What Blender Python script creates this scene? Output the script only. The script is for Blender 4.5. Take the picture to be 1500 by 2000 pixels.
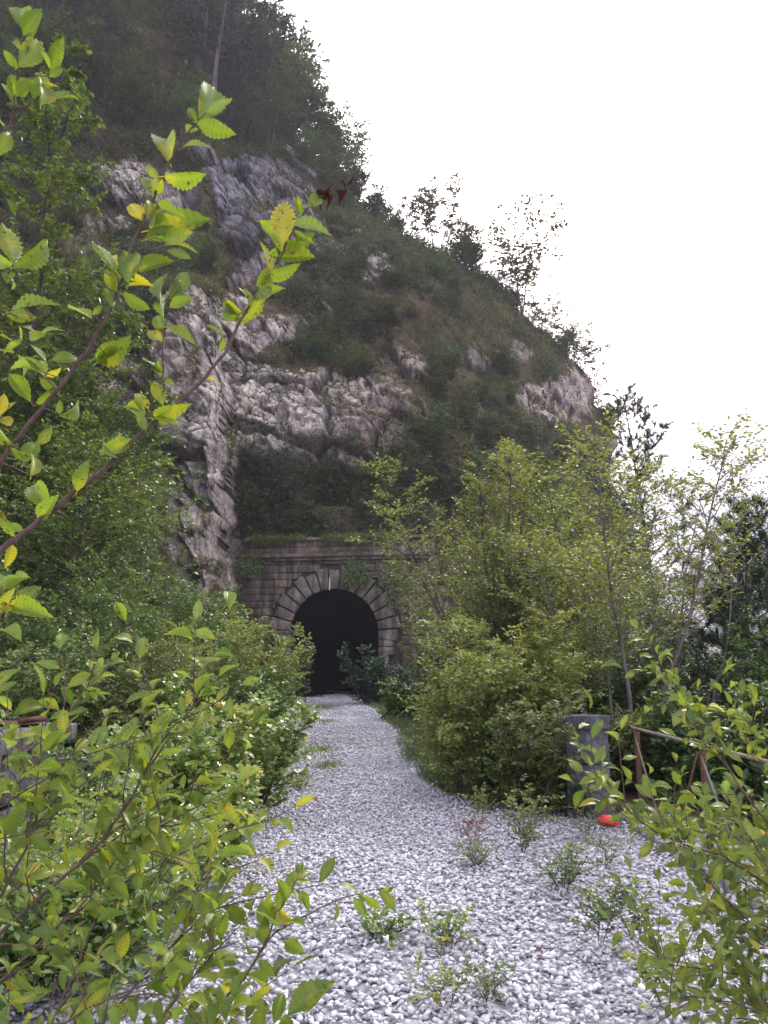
import bpy, math, random
import numpy as np
from mathutils import Vector
R = math.radians
for o in list(bpy.data.objects): bpy.data.objects.remove(o)
sc = bpy.context.scene
COL = sc.collection

# ------------------------------------------------------------------ camera
PITCH = R(11.3); CAM = np.array([0.0, 0.0, 1.6])
cd = bpy.data.cameras.new('camera'); cam = bpy.data.objects.new('camera', cd); COL.objects.link(cam)
cam.location = CAM; cam.rotation_euler = (R(90) + PITCH, 0, 0)
cd.sensor_fit = 'VERTICAL'; cd.sensor_height = 36; cd.lens = 27; cd.clip_start = 0.05; cd.clip_end = 9000
sc.camera = cam

# ------------------------------------------------------------------ light
SUN_EL, SUN_AZ = R(38), R(24)
w = bpy.data.worlds.new('World'); sc.world = w; w.use_nodes = True
nt = w.node_tree; nt.nodes.clear()
sky = nt.nodes.new('ShaderNodeTexSky'); sky.sky_type = 'NISHITA'; sky.sun_disc = False
sky.sun_elevation = SUN_EL; sky.sun_rotation = SUN_AZ; sky.dust_density = 4; sky.air_density = 1.0
b1 = nt.nodes.new('ShaderNodeBackground'); b1.inputs[1].default_value = 0.10
nt.links.new(sky.outputs[0], b1.inputs[0])
b2 = nt.nodes.new('ShaderNodeBackground'); b2.inputs[0].default_value = (0.97, 0.935, 1.02, 1); b2.inputs[1].default_value = 0.95
tc = nt.nodes.new('ShaderNodeTexCoord'); dp = nt.nodes.new('ShaderNodeVectorMath'); dp.operation = 'DOT_PRODUCT'
_a, _e = R(40), R(2); dp.inputs[1].default_value = (math.sin(_a) * math.cos(_e), math.cos(_a) * math.cos(_e), math.sin(_e))
nt.links.new(tc.outputs['Generated'], dp.inputs[0]); rp = nt.nodes.new('ShaderNodeValToRGB'); nt.links.new(dp.outputs['Value'], rp.inputs[0])
for q, (p_, v_) in zip((rp.color_ramp.elements[0], rp.color_ramp.elements[1]), ((.885, (0, 0, 0, 1)), (.955, (1, 1, 1, 1)))): q.position = p_; q.color = v_
b3 = nt.nodes.new('ShaderNodeBackground'); b3.inputs[0].default_value = (.262, .288, .352, 1)
ad = nt.nodes.new('ShaderNodeAddShader'); ow = nt.nodes.new('ShaderNodeOutputWorld')
nt.links.new(b1.outputs[0], ad.inputs[0]); nt.links.new(b2.outputs[0], ad.inputs[1]); mxw = nt.nodes.new('ShaderNodeMixShader'); nt.links.new(rp.outputs[0], mxw.inputs[0]); nt.links.new(ad.outputs[0], mxw.inputs[1]); nt.links.new(b3.outputs[0], mxw.inputs[2]); nt.links.new(mxw.outputs[0], ow.inputs[0])
sl = bpy.data.lights.new('sun', 'SUN'); sl.energy = 2.0; sl.angle = R(16); sl.color = (1, 0.965, 0.91)
so = bpy.data.objects.new('sun', sl); COL.objects.link(so)
sdir = Vector((math.sin(SUN_AZ) * math.cos(SUN_EL), math.cos(SUN_AZ) * math.cos(SUN_EL), math.sin(SUN_EL)))
so.rotation_euler = sdir.to_track_quat('Z', 'Y').to_euler()
vs = sc.view_settings; sc.display_settings.display_device = 'sRGB'
vs.view_transform = 'Standard'; vs.look = 'None'; vs.exposure = 1.68; vs.gamma = 1; vs.use_curve_mapping = False
cy = sc.cycles; cy.max_bounces = 6; cy.diffuse_bounces = 3; cy.glossy_bounces = 2; cy.transmission_bounces = 4
cy.transparent_max_bounces = 8; cy.volume_bounces = 0; cy.caustics_reflective = False; cy.caustics_refractive = False

# ------------------------------------------------------------------ helpers
cP, sP = math.cos(PITCH), math.sin(PITCH)
def ray(px, py):
    a = (np.asarray(px, float) - 750) / 1500; b = (1000 - np.asarray(py, float)) / 1500
    return np.stack([a + 0 * b, cP - b * sP, sP + b * cP], -1)
def at(px, py, Y):
    r = ray(px, py); return CAM + r * (np.asarray(Y, float) / r[..., 1])[..., None]
def sstep(x, a=0.0, b=1.0):
    t = np.clip((x - a) / (b - a), 0, 1); return t * t * (3 - 2 * t)
def _hash(ix, iy, iz, seed):
    n = (ix * 374761393 + iy * 668265263 + iz * 1440670441 + seed * 974634777) & 0xFFFFFFFF
    n = ((n ^ (n >> 13)) * 1274126177) & 0xFFFFFFFF
    n = ((n ^ (n >> 16)) * 2246822519) & 0xFFFFFFFF
    return ((n ^ (n >> 15)) & 0xFFFF) / 32767.5 - 1
def vnoise(P, seed=0):
    P = np.asarray(P, float); I = np.floor(P).astype(np.int64); F = P - I; F = F * F * (3 - 2 * F)
    x, y, z = I[..., 0], I[..., 1], I[..., 2]; fx, fy, fz = F[..., 0], F[..., 1], F[..., 2]; r = 0
    for dx in (0, 1):
        for dy in (0, 1):
            for dz in (0, 1):
                r = r + _hash(x + dx, y + dy, z + dz, seed) * (fx if dx else 1 - fx) * (fy if dy else 1 - fy) * (fz if dz else 1 - fz)
    return r
def fbm(P, octs=4, seed=0, ridge=False):
    P = np.asarray(P, float); s = 0; a = 1; t = 0
    for k in range(octs):
        n = vnoise(P * 2 ** k + 17.3 * k, seed + k)
        s = s + a * (1 - 2.2 * np.abs(n) if ridge else n); t += a; a *= 0.5
    return s / t

def tag(o, label=None, cat=None, group=None, kind=None):
    if label: o['label'] = label
    if cat: o['category'] = cat
    if group: o['group'] = group
    if kind: o['kind'] = kind
    return o
def empty(name, loc, label, cat, group=None, rz=0):
    o = bpy.data.objects.new(name, None); COL.objects.link(o); o.location = loc; o.rotation_euler = (0, 0, rz)
    o.empty_display_size = 0.2
    return tag(o, label, cat, group)
def mesh(name, V, tris=None, quads=None, mat=None, parent=None, attrs=None, smooth=False, loc=None):
    V = np.asarray(V, np.float32); me = bpy.data.meshes.new(name)
    idx = []; starts = []; n = 0
    for F, k in ((tris, 3), (quads, 4)):
        if F is not None and len(F):
            F = np.asarray(F, np.int32); idx.append(F.ravel()); starts.append(n + np.arange(len(F)) * k); n += F.size
    idx = np.concatenate(idx); starts = np.concatenate(starts)
    me.vertices.add(len(V)); me.vertices.foreach_set('co', V.ravel())
    me.loops.add(len(idx)); me.loops.foreach_set('vertex_index', idx)
    me.polygons.add(len(starts)); me.polygons.foreach_set('loop_start', starts.astype(np.int32))
    me.update(calc_edges=True)
    if smooth: me.polygons.foreach_set('use_smooth', np.ones(len(starts), bool))
    for k, a in (attrs or {}).items():
        at_ = me.attributes.new(k, 'FLOAT', 'POINT'); at_.data.foreach_set('value', np.asarray(a, np.float32).ravel())
    if mat: me.materials.append(mat)
    o = bpy.data.objects.new(name, me); COL.objects.link(o)
    if parent: o.parent = parent
    if loc is not None: o.location = loc
    return o
def copy_tree(o, parent=None):
    c = o.copy(); COL.objects.link(c); c.parent = parent
    for ch in o.children: copy_tree(ch, c)
    return c

class Tubes:
    def __init__(s): s.V = []; s.Q = []; s.n = 0
    def add(s, pts, r0, r1=None, k=5, cap=False):
        pts = np.asarray(pts, float); m = len(pts)
        rad = np.linspace(r0, r1 if r1 is not None else r0, m) if np.isscalar(r0) else np.asarray(r0)
        T = np.gradient(pts, axis=0); T /= np.linalg.norm(T, axis=1)[:, None] + 1e-9
        ref = np.array([0.31, 0.2, 0.93]) if abs(T[0, 2]) < 0.8 else np.array([1.0, 0.1, 0.05])
        A = np.cross(T, ref); A /= np.linalg.norm(A, axis=1)[:, None] + 1e-9; B = np.cross(T, A)
        an = np.arange(k) * 2 * math.pi / k
        ring = pts[:, None, :] + rad[:, None, None] * (np.cos(an)[None, :, None] * A[:, None, :] + np.sin(an)[None, :, None] * B[:, None, :])
        s.V.append(ring.reshape(-1, 3))
        i = np.arange(m - 1)[:, None] * k; j = np.arange(k)[None, :]; j2 = (j + 1) % k
        s.Q.append((np.stack([i + j, i + j2, i + k + j2, i + k + j], -1).reshape(-1, 4)) + s.n)
        s.n += m * k
    def build(s, name, mat, parent=None, **kw):
        if not s.V: return None
        return mesh(name, np.concatenate(s.V), None, np.concatenate(s.Q), mat, parent, smooth=True, **kw)

# leaf templates -----------------------------------------------------
def tmpl_simple(wd=0.3):
    V = np.array([(0, 0, 0), (-wd, .4, .07), (0, .5, -.02), (wd, .4, .07), (-wd * .62, .72, .03), (wd * .62, .72, .03), (0, 1, -.1)], float)
    F = np.array([(0, 2, 1), (0, 3, 2), (1, 2, 4), (2, 3, 5), (2, 6, 4), (2, 5, 6)])
    return V, F
def tmpl_diamond(wd=0.3):
    return np.array([(0, 0, 0), (-wd, .5, .06), (wd, .5, .06), (0, 1, -.05)], float), np.array([(0, 2, 1), (1, 2, 3)])
def tmpl_blade(wd=0.03):
    return np.array([(-wd, 0, 0), (wd, 0, 0), (-wd * .8, .4, .12), (wd * .8, .4, .12), (-wd*.5, .75, .05), (wd*.5, .75, .05), (0, 1, -.2)], float), \
        np.array([(0, 1, 2), (1, 3, 2), (2, 3, 4), (3, 5, 4), (4, 5, 6)])
def tmpl_fine(K=18, wd=0.215, bend=0.18, fold=0.16, seed=0):
    rng = np.random.RandomState(seed); V = []; F = []
    for i in range(K + 1):
        t = i / K; prof = wd * (math.sin(math.pi * min(1, t * 1.02) ** 0.82) ** 0.8) if 0 < t < 1 else 0.0
        if i in (0, K): prof = 0.004
        tooth = (0.02 if i % 2 else -0.01) if 0 < i < K - 1 else 0
        zc = -bend * t * t + 0.05 * math.sin(3 * t); pl = (0.024 if i % 2 else -0.016)
        for sx in (-1, -.5, 0, .5, 1):
            e = abs(sx); x = sx * (prof + (tooth if e == 1 else 0)); y = t + e * (0.07 if 0 < i < K else 0) * (1 - t)
            z = zc + fold * (prof / wd) * e ** 1.3 * 0.75 - 0.10 * e * e * (prof / wd) * (1 if seed % 2 else .3) + (pl if e in (.5, 1) else 0)
            V.append((x, y, z + 0.02 * math.sin(9 * t + seed + 2 * sx) * e))
    for i in range(K):
        for j in range(4):
            a = i * 5 + j; F += [(a, a + 1, a + 6), (a, a + 6, a + 5)]
    # petiole
    n = len(V); V += [(-.010, -.13, .0), (.010, -.13, 0), (-.012, .02, .0), (.012, .02, 0)]; F += [(n, n + 1, n + 3), (n, n + 3, n + 2)]
    vein = [1.0 if (j % 5 == 2 or (j // 5) % 2) else 0.0 for j in range(n)] + [1.0] * 4
    return np.array(V), np.array(F), np.array(vein)
T_S, T_D, T_B = tmpl_simple(), tmpl_diamond(), tmpl_blade()
T_R = (np.array([(0, 0, 0), (-.42, .2, .03), (-.45, .5, .06), (0, .45, 0), (.42, .2, .03), (.45, .5, .06), (0, 1, -.06)], float),
       np.array([(0, 3, 1), (1, 3, 2), (2, 3, 6), (0, 4, 3), (4, 5, 3), (5, 6, 3)]))   # rounder, pointed leaf
def norm(a): return a / (np.linalg.norm(a, axis=-1, keepdims=True) + 1e-9)
class Leaves:
    def __init__(s): s.p = []; s.d = []; s.n = []; s.s = []; s.t = []
    def add(s, p, d, n, size, tint):
        p = np.atleast_2d(p); m = len(p); s.p.append(p); s.d.append(np.broadcast_to(np.atleast_2d(d), (m, 3))); s.n.append(np.broadcast_to(np.atleast_2d(n), (m, 3)))
        s.s.append(np.broadcast_to(size, (m,))); s.t.append(np.broadcast_to(tint, (m,)))
    def count(s): return sum(len(a) for a in s.p)
    def build(s, name, tm, mat, parent=None, **kw):
        if not s.p: return None
        p = np.concatenate(s.p); d = norm(np.concatenate(s.d)); n = np.concatenate(s.n); sz = np.concatenate(s.s); t = np.concatenate(s.t)
        n = norm(n - d * (n * d).sum(1)[:, None]); x = np.cross(d, n)
        tms = tm if isinstance(tm, list) else [tm]; Vs = []; Fs = []; ts = []; vn = []; off = 0
        pick = np.arange(len(p)) % len(tms)
        for q, tq in enumerate(tms):
            TV, TF = tq[:2]; m = pick == q
            if not m.any(): continue
            V = p[m][:, None] + sz[m][:, None, None] * (TV[None, :, 0:1] * x[m][:, None] + TV[None, :, 1:2] * d[m][:, None] + TV[None, :, 2:3] * n[m][:, None])
            k = len(V); Vs.append(V.reshape(-1, 3)); Fs.append((TF[None] + (np.arange(k) * len(TV))[:, None, None]).reshape(-1, 3) + off); off += k * len(TV)
            ts.append(np.repeat(t[m], len(TV)))
            if len(tq) > 2: vn.append(np.tile(tq[2], k))
        at_ = {'tint': np.concatenate(ts)}
        if vn: at_['vein'] = np.concatenate(vn)
        return mesh(name, np.concatenate(Vs), np.concatenate(Fs), None, mat, parent, at_, **kw)

# ------------------------------------------------------------------ materials
class M:
    def __init__(s, name):
        s.m = bpy.data.materials.new(name); s.m.use_nodes = True; s.t = s.m.node_tree; s.t.nodes.clear()
        s.out = s.n('ShaderNodeOutputMaterial')
    def n(s, ty, **kw):
        x = s.t.nodes.new(ty)
        for k, v in kw.items(): setattr(x, k, v)
        return x
    def l(s, a, b): s.t.links.new(a, b)
    def ramp(s, fac, stops, interp='LINEAR'):
        r = s.n('ShaderNodeValToRGB'); r.color_ramp.interpolation = interp; e = r.color_ramp.elements
        while len(e) < len(stops): e.new(0.5)
        for q, (p, c) in zip(e, stops): q.position = p; q.color = (*c, 1) if len(c) == 3 else c
        s.l(fac, r.inputs[0]); return r.outputs[0]
    def noise(s, scale, detail=6, rough=.6, vec=None, dist=0):
        x = s.n('ShaderNodeTexNoise'); x.inputs['Scale'].default_value = scale; x.inputs['Detail'].default_value = detail
        x.inputs['Roughness'].default_value = rough; x.inputs['Distortion'].default_value = dist
        if vec is not None: s.l(vec, x.inputs['Vector'])
        return x.outputs[0]
    def mix(s, fac, a, b, mode='MIX'):
        x = s.n('ShaderNodeMix', data_type='RGBA', blend_type=mode)
        for i, v in ((0, fac), (6, a), (7, b)):
            if isinstance(v, bpy.types.NodeSocket): s.l(v, x.inputs[i])
            elif i == 0: x.inputs[0].default_value = v
            else: x.inputs[i].default_value = (*v, 1)
        return x.outputs[2]
    def math(s, op, a, b=None, clamp=False):
        x = s.n('ShaderNodeMath', operation=op, use_clamp=clamp)
        for i, v in ((0, a), (1, b)):
            if v is None: continue
            if isinstance(v, bpy.types.NodeSocket): s.l(v, x.inputs[i])
            else: x.inputs[i].default_value = v
        return x.outputs[0]
    def attr(s, name): return s.n('ShaderNodeAttribute', attribute_name=name).outputs['Fac']
    def coord(s, which='Object', scale=None):
        c = s.n('ShaderNodeTexCoord').outputs[which]
        if scale:
            mp = s.n('ShaderNodeMapping'); s.l(c, mp.inputs[0]); mp.inputs['Scale'].default_value = scale; c = mp.outputs[0]
        return c
    def bsdf(s, col, rough=.8, spec=.3, bump=None, bstr=.5, bdist=.05, metal=0):
        p = s.n('ShaderNodeBsdfPrincipled')
        for v, k in ((col, 'Base Color'), (rough, 'Roughness')):
            if isinstance(v, bpy.types.NodeSocket): s.l(v, p.inputs[k])
            else: p.inputs[k].default_value = (*v, 1) if k == 'Base Color' else v
        p.inputs['Specular IOR Level'].default_value = spec; p.inputs['Metallic'].default_value = metal
        if bump is not None:
            b = s.n('ShaderNodeBump'); b.inputs['Strength'].default_value = bstr; b.inputs['Distance'].default_value = bdist
            s.l(bump, b.inputs['Height']); s.l(b.outputs[0], p.inputs['Normal'])
        return p.outputs[0]
    def done(s, sh): s.l(sh, s.out.inputs[0]); return s.m

def leaf_mat(name, dark, mid, yel, trans=.35, rough=.5, spec=.35, spots=False, under=None):
    m = M(name); t = m.attr('tint')
    c = m.ramp(t, [(0, dark), (.55, mid), (.8, mid), (1, yel)])
    if spots:
        nz = m.noise(70, 2, .6, m.coord()); sp = m.math('MULTIPLY', m.math('GREATER_THAN', nz, .66), m.math('GREATER_THAN', t, .35))
        c = m.mix(sp, c, (.10, .045, .012))
        c = m.mix(m.math('MULTIPLY', m.math('SUBTRACT', m.noise(22, 3, .6, m.coord()), .52, True), 2.5, True), c, yel)
    if spots: c = m.mix(1.0, c, m.ramp(m.attr('vein'), [(.3, (.92, .92, .92)), (1, (1.16, 1.13, 1.1))]), 'MULTIPLY')
    if under is not None:
        g = m.n('ShaderNodeNewGeometry'); c2 = m.mix(m.math('MULTIPLY', g.outputs['Backfacing'], .75), c, under)
    else: c2 = c
    p = m.bsdf(c2, rough, spec)
    tr = m.n('ShaderNodeBsdfTranslucent'); m.l(m.mix(1.0, c, (1.55, 1.5, .8), 'MULTIPLY'), tr.inputs[0])
    mx = m.n('ShaderNodeMixShader'); mx.inputs[0].default_value = trans; m.l(p, mx.inputs[1]); m.l(tr.outputs[0], mx.inputs[2])
    return m.done(mx.outputs[0])
L_near = leaf_mat('leaf_near', (0.052, 0.091, 0.018), (0.136, 0.205, 0.027), (0.400, 0.328, 0.027), .50, .42, .4, True, (.20, .25, .11))
L_nearR = leaf_mat('leaf_near_right', (0.054, 0.097, 0.020), (0.128, 0.185, 0.027), (0.391, 0.317, 0.036), .45, .42, .4, True, (.17, .22, .10))
L_yel = leaf_mat('leaf_yellowgreen', (0.073, 0.109, 0.027), (0.182, 0.214, 0.055), (0.401, 0.342, 0.070), .35, .5, .35)
L_olive = leaf_mat('leaf_olive', (0.052, 0.079, 0.026), (0.115, 0.145, 0.043), (0.276, 0.234, 0.060), .35, .5, .35)
L_green = leaf_mat('leaf_green', (0.044, 0.096, 0.025), (0.108, 0.180, 0.044), (0.304, 0.309, 0.063), .3, .38, .5)
L_dgreen = leaf_mat('leaf_dark_green', (0.035, 0.073, 0.020), (0.081, 0.139, 0.033), (0.194, 0.235, 0.041), .28, .4, .5)
L_blue = leaf_mat('leaf_blue_green', (0.020, 0.044, 0.029), (0.044, 0.083, 0.050), (0.110, 0.143, 0.066), .25, .45, .4)
L_asp = leaf_mat('leaf_pale', (0.075, 0.125, 0.037), (0.175, 0.250, 0.069), (0.500, 0.350, 0.050), .3, .28, .7)
L_hill = leaf_mat('leaf_hill', (0.034, 0.047, 0.022), (0.065, 0.087, 0.036), (0.141, 0.121, 0.040), .3, .6, .2)
L_hillg = leaf_mat('leaf_hill_green', (0.037, 0.062, 0.026), (0.077, 0.116, 0.046), (0.172, 0.199, 0.066), .3, .6, .2)
L_hillp = leaf_mat('leaf_hill_russet', (0.035, 0.033, 0.025), (0.070, 0.062, 0.040), (0.120, 0.086, 0.050), .45, .6, .2)
L_grass = leaf_mat('grass_dry', (0.056, 0.047, 0.020), (0.113, 0.090, 0.036), (0.236, 0.179, 0.068), .3, .7, .1)
L_weed = leaf_mat('leaf_weed', (0.032, 0.063, 0.023), (0.081, 0.135, 0.036), (0.270, 0.234, 0.045), .3, .45, .4)
N_pine = leaf_mat('needles', (0.014, 0.032, 0.018), (0.032, 0.059, 0.032), (0.072, 0.090, 0.036), .12, .55, .3)
N_hill = leaf_mat('needles_hill', (0.023, 0.027, 0.022), (0.046, 0.049, 0.034), (0.082, 0.070, 0.047), .15, .6, .2)
N_young = leaf_mat('needles_young', (0.012, 0.030, 0.021), (0.030, 0.066, 0.045), (0.054, 0.090, 0.048), .15, .55, .3)
L_dry = leaf_mat('leaf_dried', (.09, .035, .022), (.16, .06, .035), (.22, .08, .04), .2, .7, .2)

def bark(name, a, b, sc_=14):
    m = M(name); n = m.noise(sc_, 6, .65, m.coord('Object', (1, 1, .25)))
    return m.done(m.bsdf(m.ramp(n, [(.3, a), (.7, b)]), .9, .2, n, .6, .01))
B_dark = bark('bark_dark', (.03, .024, .02), (.10, .085, .075)); B_grey = bark('bark_grey', (.07, .06, .055), (.19, .17, .16))
B_twig = bark('bark_twig', (.05, .032, .028), (.15, .10, .085), 60); B_hill = bark('bark_hill', (.05, .04, .038), (.13, .11, .11), 4)

# ------------------------------------------------------------------ hill (rock cliff and wooded slope)
SIL = np.array([(-700, 90), (-500, 200), (-300, 320), (-100, 400), (0, 440), (100, 492), (200, 530), (270, 585), (330, 640), (400, 712), (450, 778), (490, 845), (530, 915),
                (560, 955), (600, 1000), (645, 1045), (655, 1070), (700, 1112), (740, 1145), (765, 1158), (790, 1160), (815, 1180), (850, 1207), (865, 1210), (885, 1196), (920, 1186),
                (960, 1190), (1000, 1215), (1100, 1260), (1300, 1330), (1700, 1420)], float)
KX = [-900, -600, 0, 200, 330, 420, 447, 462, 800, 1200, 1500]; KY = [-700, -400, 0, 200, 400, 600, 800, 900, 1000, 1100, 1300, 1700]
KD = np.array([
    [70, 68, 80, 88, 92, 94, 94.5, 96, 110, 130, 140], [58, 58, 70, 78, 84, 87, 88, 90, 100, 118, 128], [42, 46, 56, 62, 66, 69, 70, 72, 84, 100, 108], [36, 40, 49, 54, 58, 60, 61, 63, 73, 90, 98],
    [30, 34, 43, 47, 50, 51, 52, 53, 63, 80, 88], [26, 29, 37, 41, 43, 43, 44, 46.5, 54, 72, 80], [22, 25, 32, 36, 38.5, 39, 40, 44, 46.5, 64, 72], [20, 23, 30, 34, 36.5, 37.5, 38.6, 43.3, 44.3, 61, 68],
    [19, 22, 28, 32, 35, 36.5, 37.6, 42.8, 43.2, 58, 66], [18, 21, 26.5, 30, 34, 36, 37, 42.6, 43, 56, 64], [17, 19, 24, 28, 32, 35.5, 36.5, 42.6, 43, 53, 60], [16, 18, 23, 27, 31, 35, 36, 42.6, 43, 50, 58]], float)
def bil(px, py):
    i = np.clip(np.searchsorted(KX, px) - 1, 0, len(KX) - 2); j = np.clip(np.searchsorted(KY, py) - 1, 0, len(KY) - 2)
    kx = np.array(KX, float); ky = np.array(KY, float)
    u = np.clip((px - kx[i]) / (kx[i + 1] - kx[i]), 0, 1); v = np.clip((py - ky[j]) / (ky[j + 1] - ky[j]), 0, 1)
    return KD[j, i] * (1 - u) * (1 - v) + KD[j, i + 1] * u * (1 - v) + KD[j + 1, i] * (1 - u) * v + KD[j + 1, i + 1] * u * v
ROCK = [  # px, py, rx, ry, strength : bare rock
    (480, 400, 125, 130, 1), (585, 345, 45, 75, 1), (450, 500, 60, 80, .9), (445, 640, 60, 110, 1), (520, 780, 120, 130, 1.1), (640, 800, 160, 100, 1.1), (745, 800, 65, 80, .9), (400, 960, 65, 180, 1.1), (449, 940, 22, 200, 1),
    (365, 700, 40, 120, .8), (250, 380, 60, 70, .9), (335, 430, 55, 60, .9), (375, 155, 38, 28, .9), (285, 182, 25, 18, .7), (720, 545, 50, 30, .9), (590, 590, 75, 50, .75), (640, 635, 60, 40, .8),
    (1080, 772, 85, 38, .95), (1130, 765, 38, 45, .9), (925, 690, 65, 22, .75), (1015, 690, 30, 20, .7), (815, 715, 35, 32, .75), (750, 690, 55, 22, .75), (640, 480, 60, 65, .75), (685, 460, 25, 32, .85), (840, 1200, 45, 60, 1),
    (240, 760, 50, 45, .7), (290, 1030, 40, 50, .6), (330, 880, 60, 60, .7), (560, 700, 90, 60, .6), (1195, 865, 22, 24, .8), (500, 250, 30, 35, .6), (180, 420, 30, 40, .5), (680, 900, 120, 50, .8)]
SOIL = [(255, 570, 110, 110, 1), (230, 680, 90, 40, .9), (405, 470, 26, 90, 1), (430, 545, 24, 60, .8), (610, 700, 90, 30, .9), (300, 930, 40, 60, .8), (275, 1010, 45, 60, 1), (680, 660, 90, 30, .8), (560, 590, 60, 18, .8), (320, 250, 60, 60, .9), (310, 620, 40, 80, .9), (690, 590, 60, 30, .8),
        (690, 440, 60, 22, .7), (430, 300, 50, 14, .9), (520, 290, 60, 16, .9), (700, 720, 50, 16, .8), (590, 930, 90, 30, .8), (640, 520, 30, 18, .8)]
STEEL = [(470, 380, 100, 120, 1), (600, 380, 60, 90, .7), (470, 490, 40, 90, 1), (640, 850, 100, 50, .5), (390, 880, 50, 90, .5), (600, 530, 70, 60, .5)]
PALE = [(620, 790, 120, 60, .9), (490, 720, 70, 110, 1.5), (440, 620, 50, 60, 1.3), (500, 840, 80, 50, 1), (600, 820, 60, 40, .6), (455, 660, 60, 90, 1.2), (480, 800, 60, 90, .9), (255, 370, 40, 60, 1), (410, 1000, 40, 110, .8), (720, 545, 40, 22, .7), (1100, 770, 60, 30, .8), (430, 560, 30, 40, .8), (640, 630, 50, 30, .7)]
OCHRE = [(735, 800, 60, 90, 1), (440, 570, 50, 60, .9), (430, 1050, 40, 60, .7), (490, 880, 40, 40, .5), (1150, 840, 80, 60, .8), (640, 250, 60, 70, .5), (1060, 720, 80, 50, .5)]
def blobs(L, px, py, wob):
    r = np.zeros_like(px)
    for cx, cy_, rx, ry, s_ in L:
        d = np.sqrt(((px - cx) / rx) ** 2 + ((py - cy_) / ry) ** 2) + wob
        r = np.maximum(r, s_ * sstep(1.35 - d, 0, .6))
    return np.clip(r, 0, 1)
rows = np.concatenate([np.arange(-700, -20, 14.0), np.arange(-20, 1240, 3.2), np.arange(1240, 1700, 12.0)])
u = np.concatenate([np.linspace(0, .38, 45, endpoint=False), np.linspace(.38, 1, 375)])
sil = np.interp(rows, SIL[:, 0], SIL[:, 1])
L0 = -900
def worley(P, seed):
    I = np.floor(P).astype(np.int64); F1 = np.full(P.shape[:-1], 9.0); F2 = F1.copy(); ID = np.zeros(P.shape[:-1])
    for dx in (-1, 0, 1):
        for dy in (-1, 0, 1):
            for dz in (-1, 0, 1):
                x, y, z = I[..., 0] + dx, I[..., 1] + dy, I[..., 2] + dz
                q = np.stack([x + .5 + .42 * _hash(x, y, z, seed), y + .5 + .42 * _hash(x, y, z, seed + 1), z + .5 + .42 * _hash(x, y, z, seed + 2)], -1)
                d = np.linalg.norm(P - q, axis=-1); c = d < F1; F2 = np.where(c, F1, np.minimum(F2, d)); ID = np.where(c, _hash(x, y, z, seed + 3), ID); F1 = np.where(c, d, F1)
    return F1, F2, ID
# left part coarse (-900..-20), right part fine up to the outline
PX = np.empty((len(rows), len(u))); lo = u < .38
PX[:, lo] = L0 + (u[lo] / .38)[None] * (880); PX[:, ~lo] = -20 + ((u[~lo] - .38) / .62)[None] * (sil[:, None] + 20)
PY = np.repeat(rows[:, None], len(u), 1)
D = bil(PX + np.exp(-((PX - 452) / 60) ** 2) * (16 * vnoise(np.stack([PY * .011, 0 * PY, 0 * PY], -1), 90) + 9 * vnoise(np.stack([PY * .04, 0 * PY, 0 * PY], -1), 91) - (PY - 1000) * .03), PY); wS = np.clip(1 - (sil[:, None] - PX) / 150, 0, 1); D = D + 9 * wS ** 2.5
P0 = at(PX, PY, D)
wob = fbm(P0 * .22, 3, 5) * .42 + fbm(P0 * 1.1, 2, 8) * .22
rock = blobs(ROCK, PX, PY, wob) * (1 - blobs(SOIL, PX, PY, wob))
near_portal = ((PX > 440) & (PX < 850) & (PY > 985)).astype(float)
amp = np.where(near_portal > 0, .12, 1.0)
S = P0 * np.array([1, 1, .8]); S[..., 2] += .1 * P0[..., 0]
d1 = fbm(P0 * .10, 3, 1) * 2.2; d2 = fbm(S * .24, 3, 2, True) * 1.1; d3 = fbm(S * np.array([1.3, 1.3, 2.6]), 3, 3, True) * .34; d4 = fbm(P0 * 3.2, 3, 4, True) * .14
Wp = P0 + .7 * np.stack([fbm(P0 * .6, 2, 61), fbm(P0 * .6, 2, 62), fbm(P0 * .6, 2, 63)], -1); Wp[..., 2] += .12 * Wp[..., 0]
fa = worley(Wp * np.array([.21, .21, .24]), 71); fb = worley(Wp * np.array([.62, .62, .62]), 75); fc = worley(Wp * np.array([1.7, 1.7, 1.9]), 79)
block = 1.3 * fa[2] - .7 * (1 - sstep(fa[1] - fa[0], 0, .10)) + .42 * fb[2] - .25 * (1 - sstep(fb[1] - fb[0], 0, .10)) + .16 * fc[2] - .08 * (1 - sstep(fc[1] - fc[0], 0, .12))
crev = np.maximum(np.maximum(1 - sstep(fa[1] - fa[0], 0, .05), .8 * (1 - sstep(fb[1] - fb[0], 0, .06))), .4 * (1 - sstep(fc[1] - fc[0], 0, .07)))
terr = vnoise(np.stack([P0[..., 0] * .12, P0[..., 1] * .1, P0[..., 2] * .34], -1), 9)
disp = amp * (d1 * 1.15 + (.35 + .65 * rock) * (d2 * .8 + d3 * .45 + block) + (.35 + .15 * rock) * d4 + (1 - rock) * .9 * terr)
disp = disp * (1 - .6 * wS ** 3)
dv = norm(np.array([-.12, -1, .2])); G0 = P0 + disp[..., None] * dv
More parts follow.
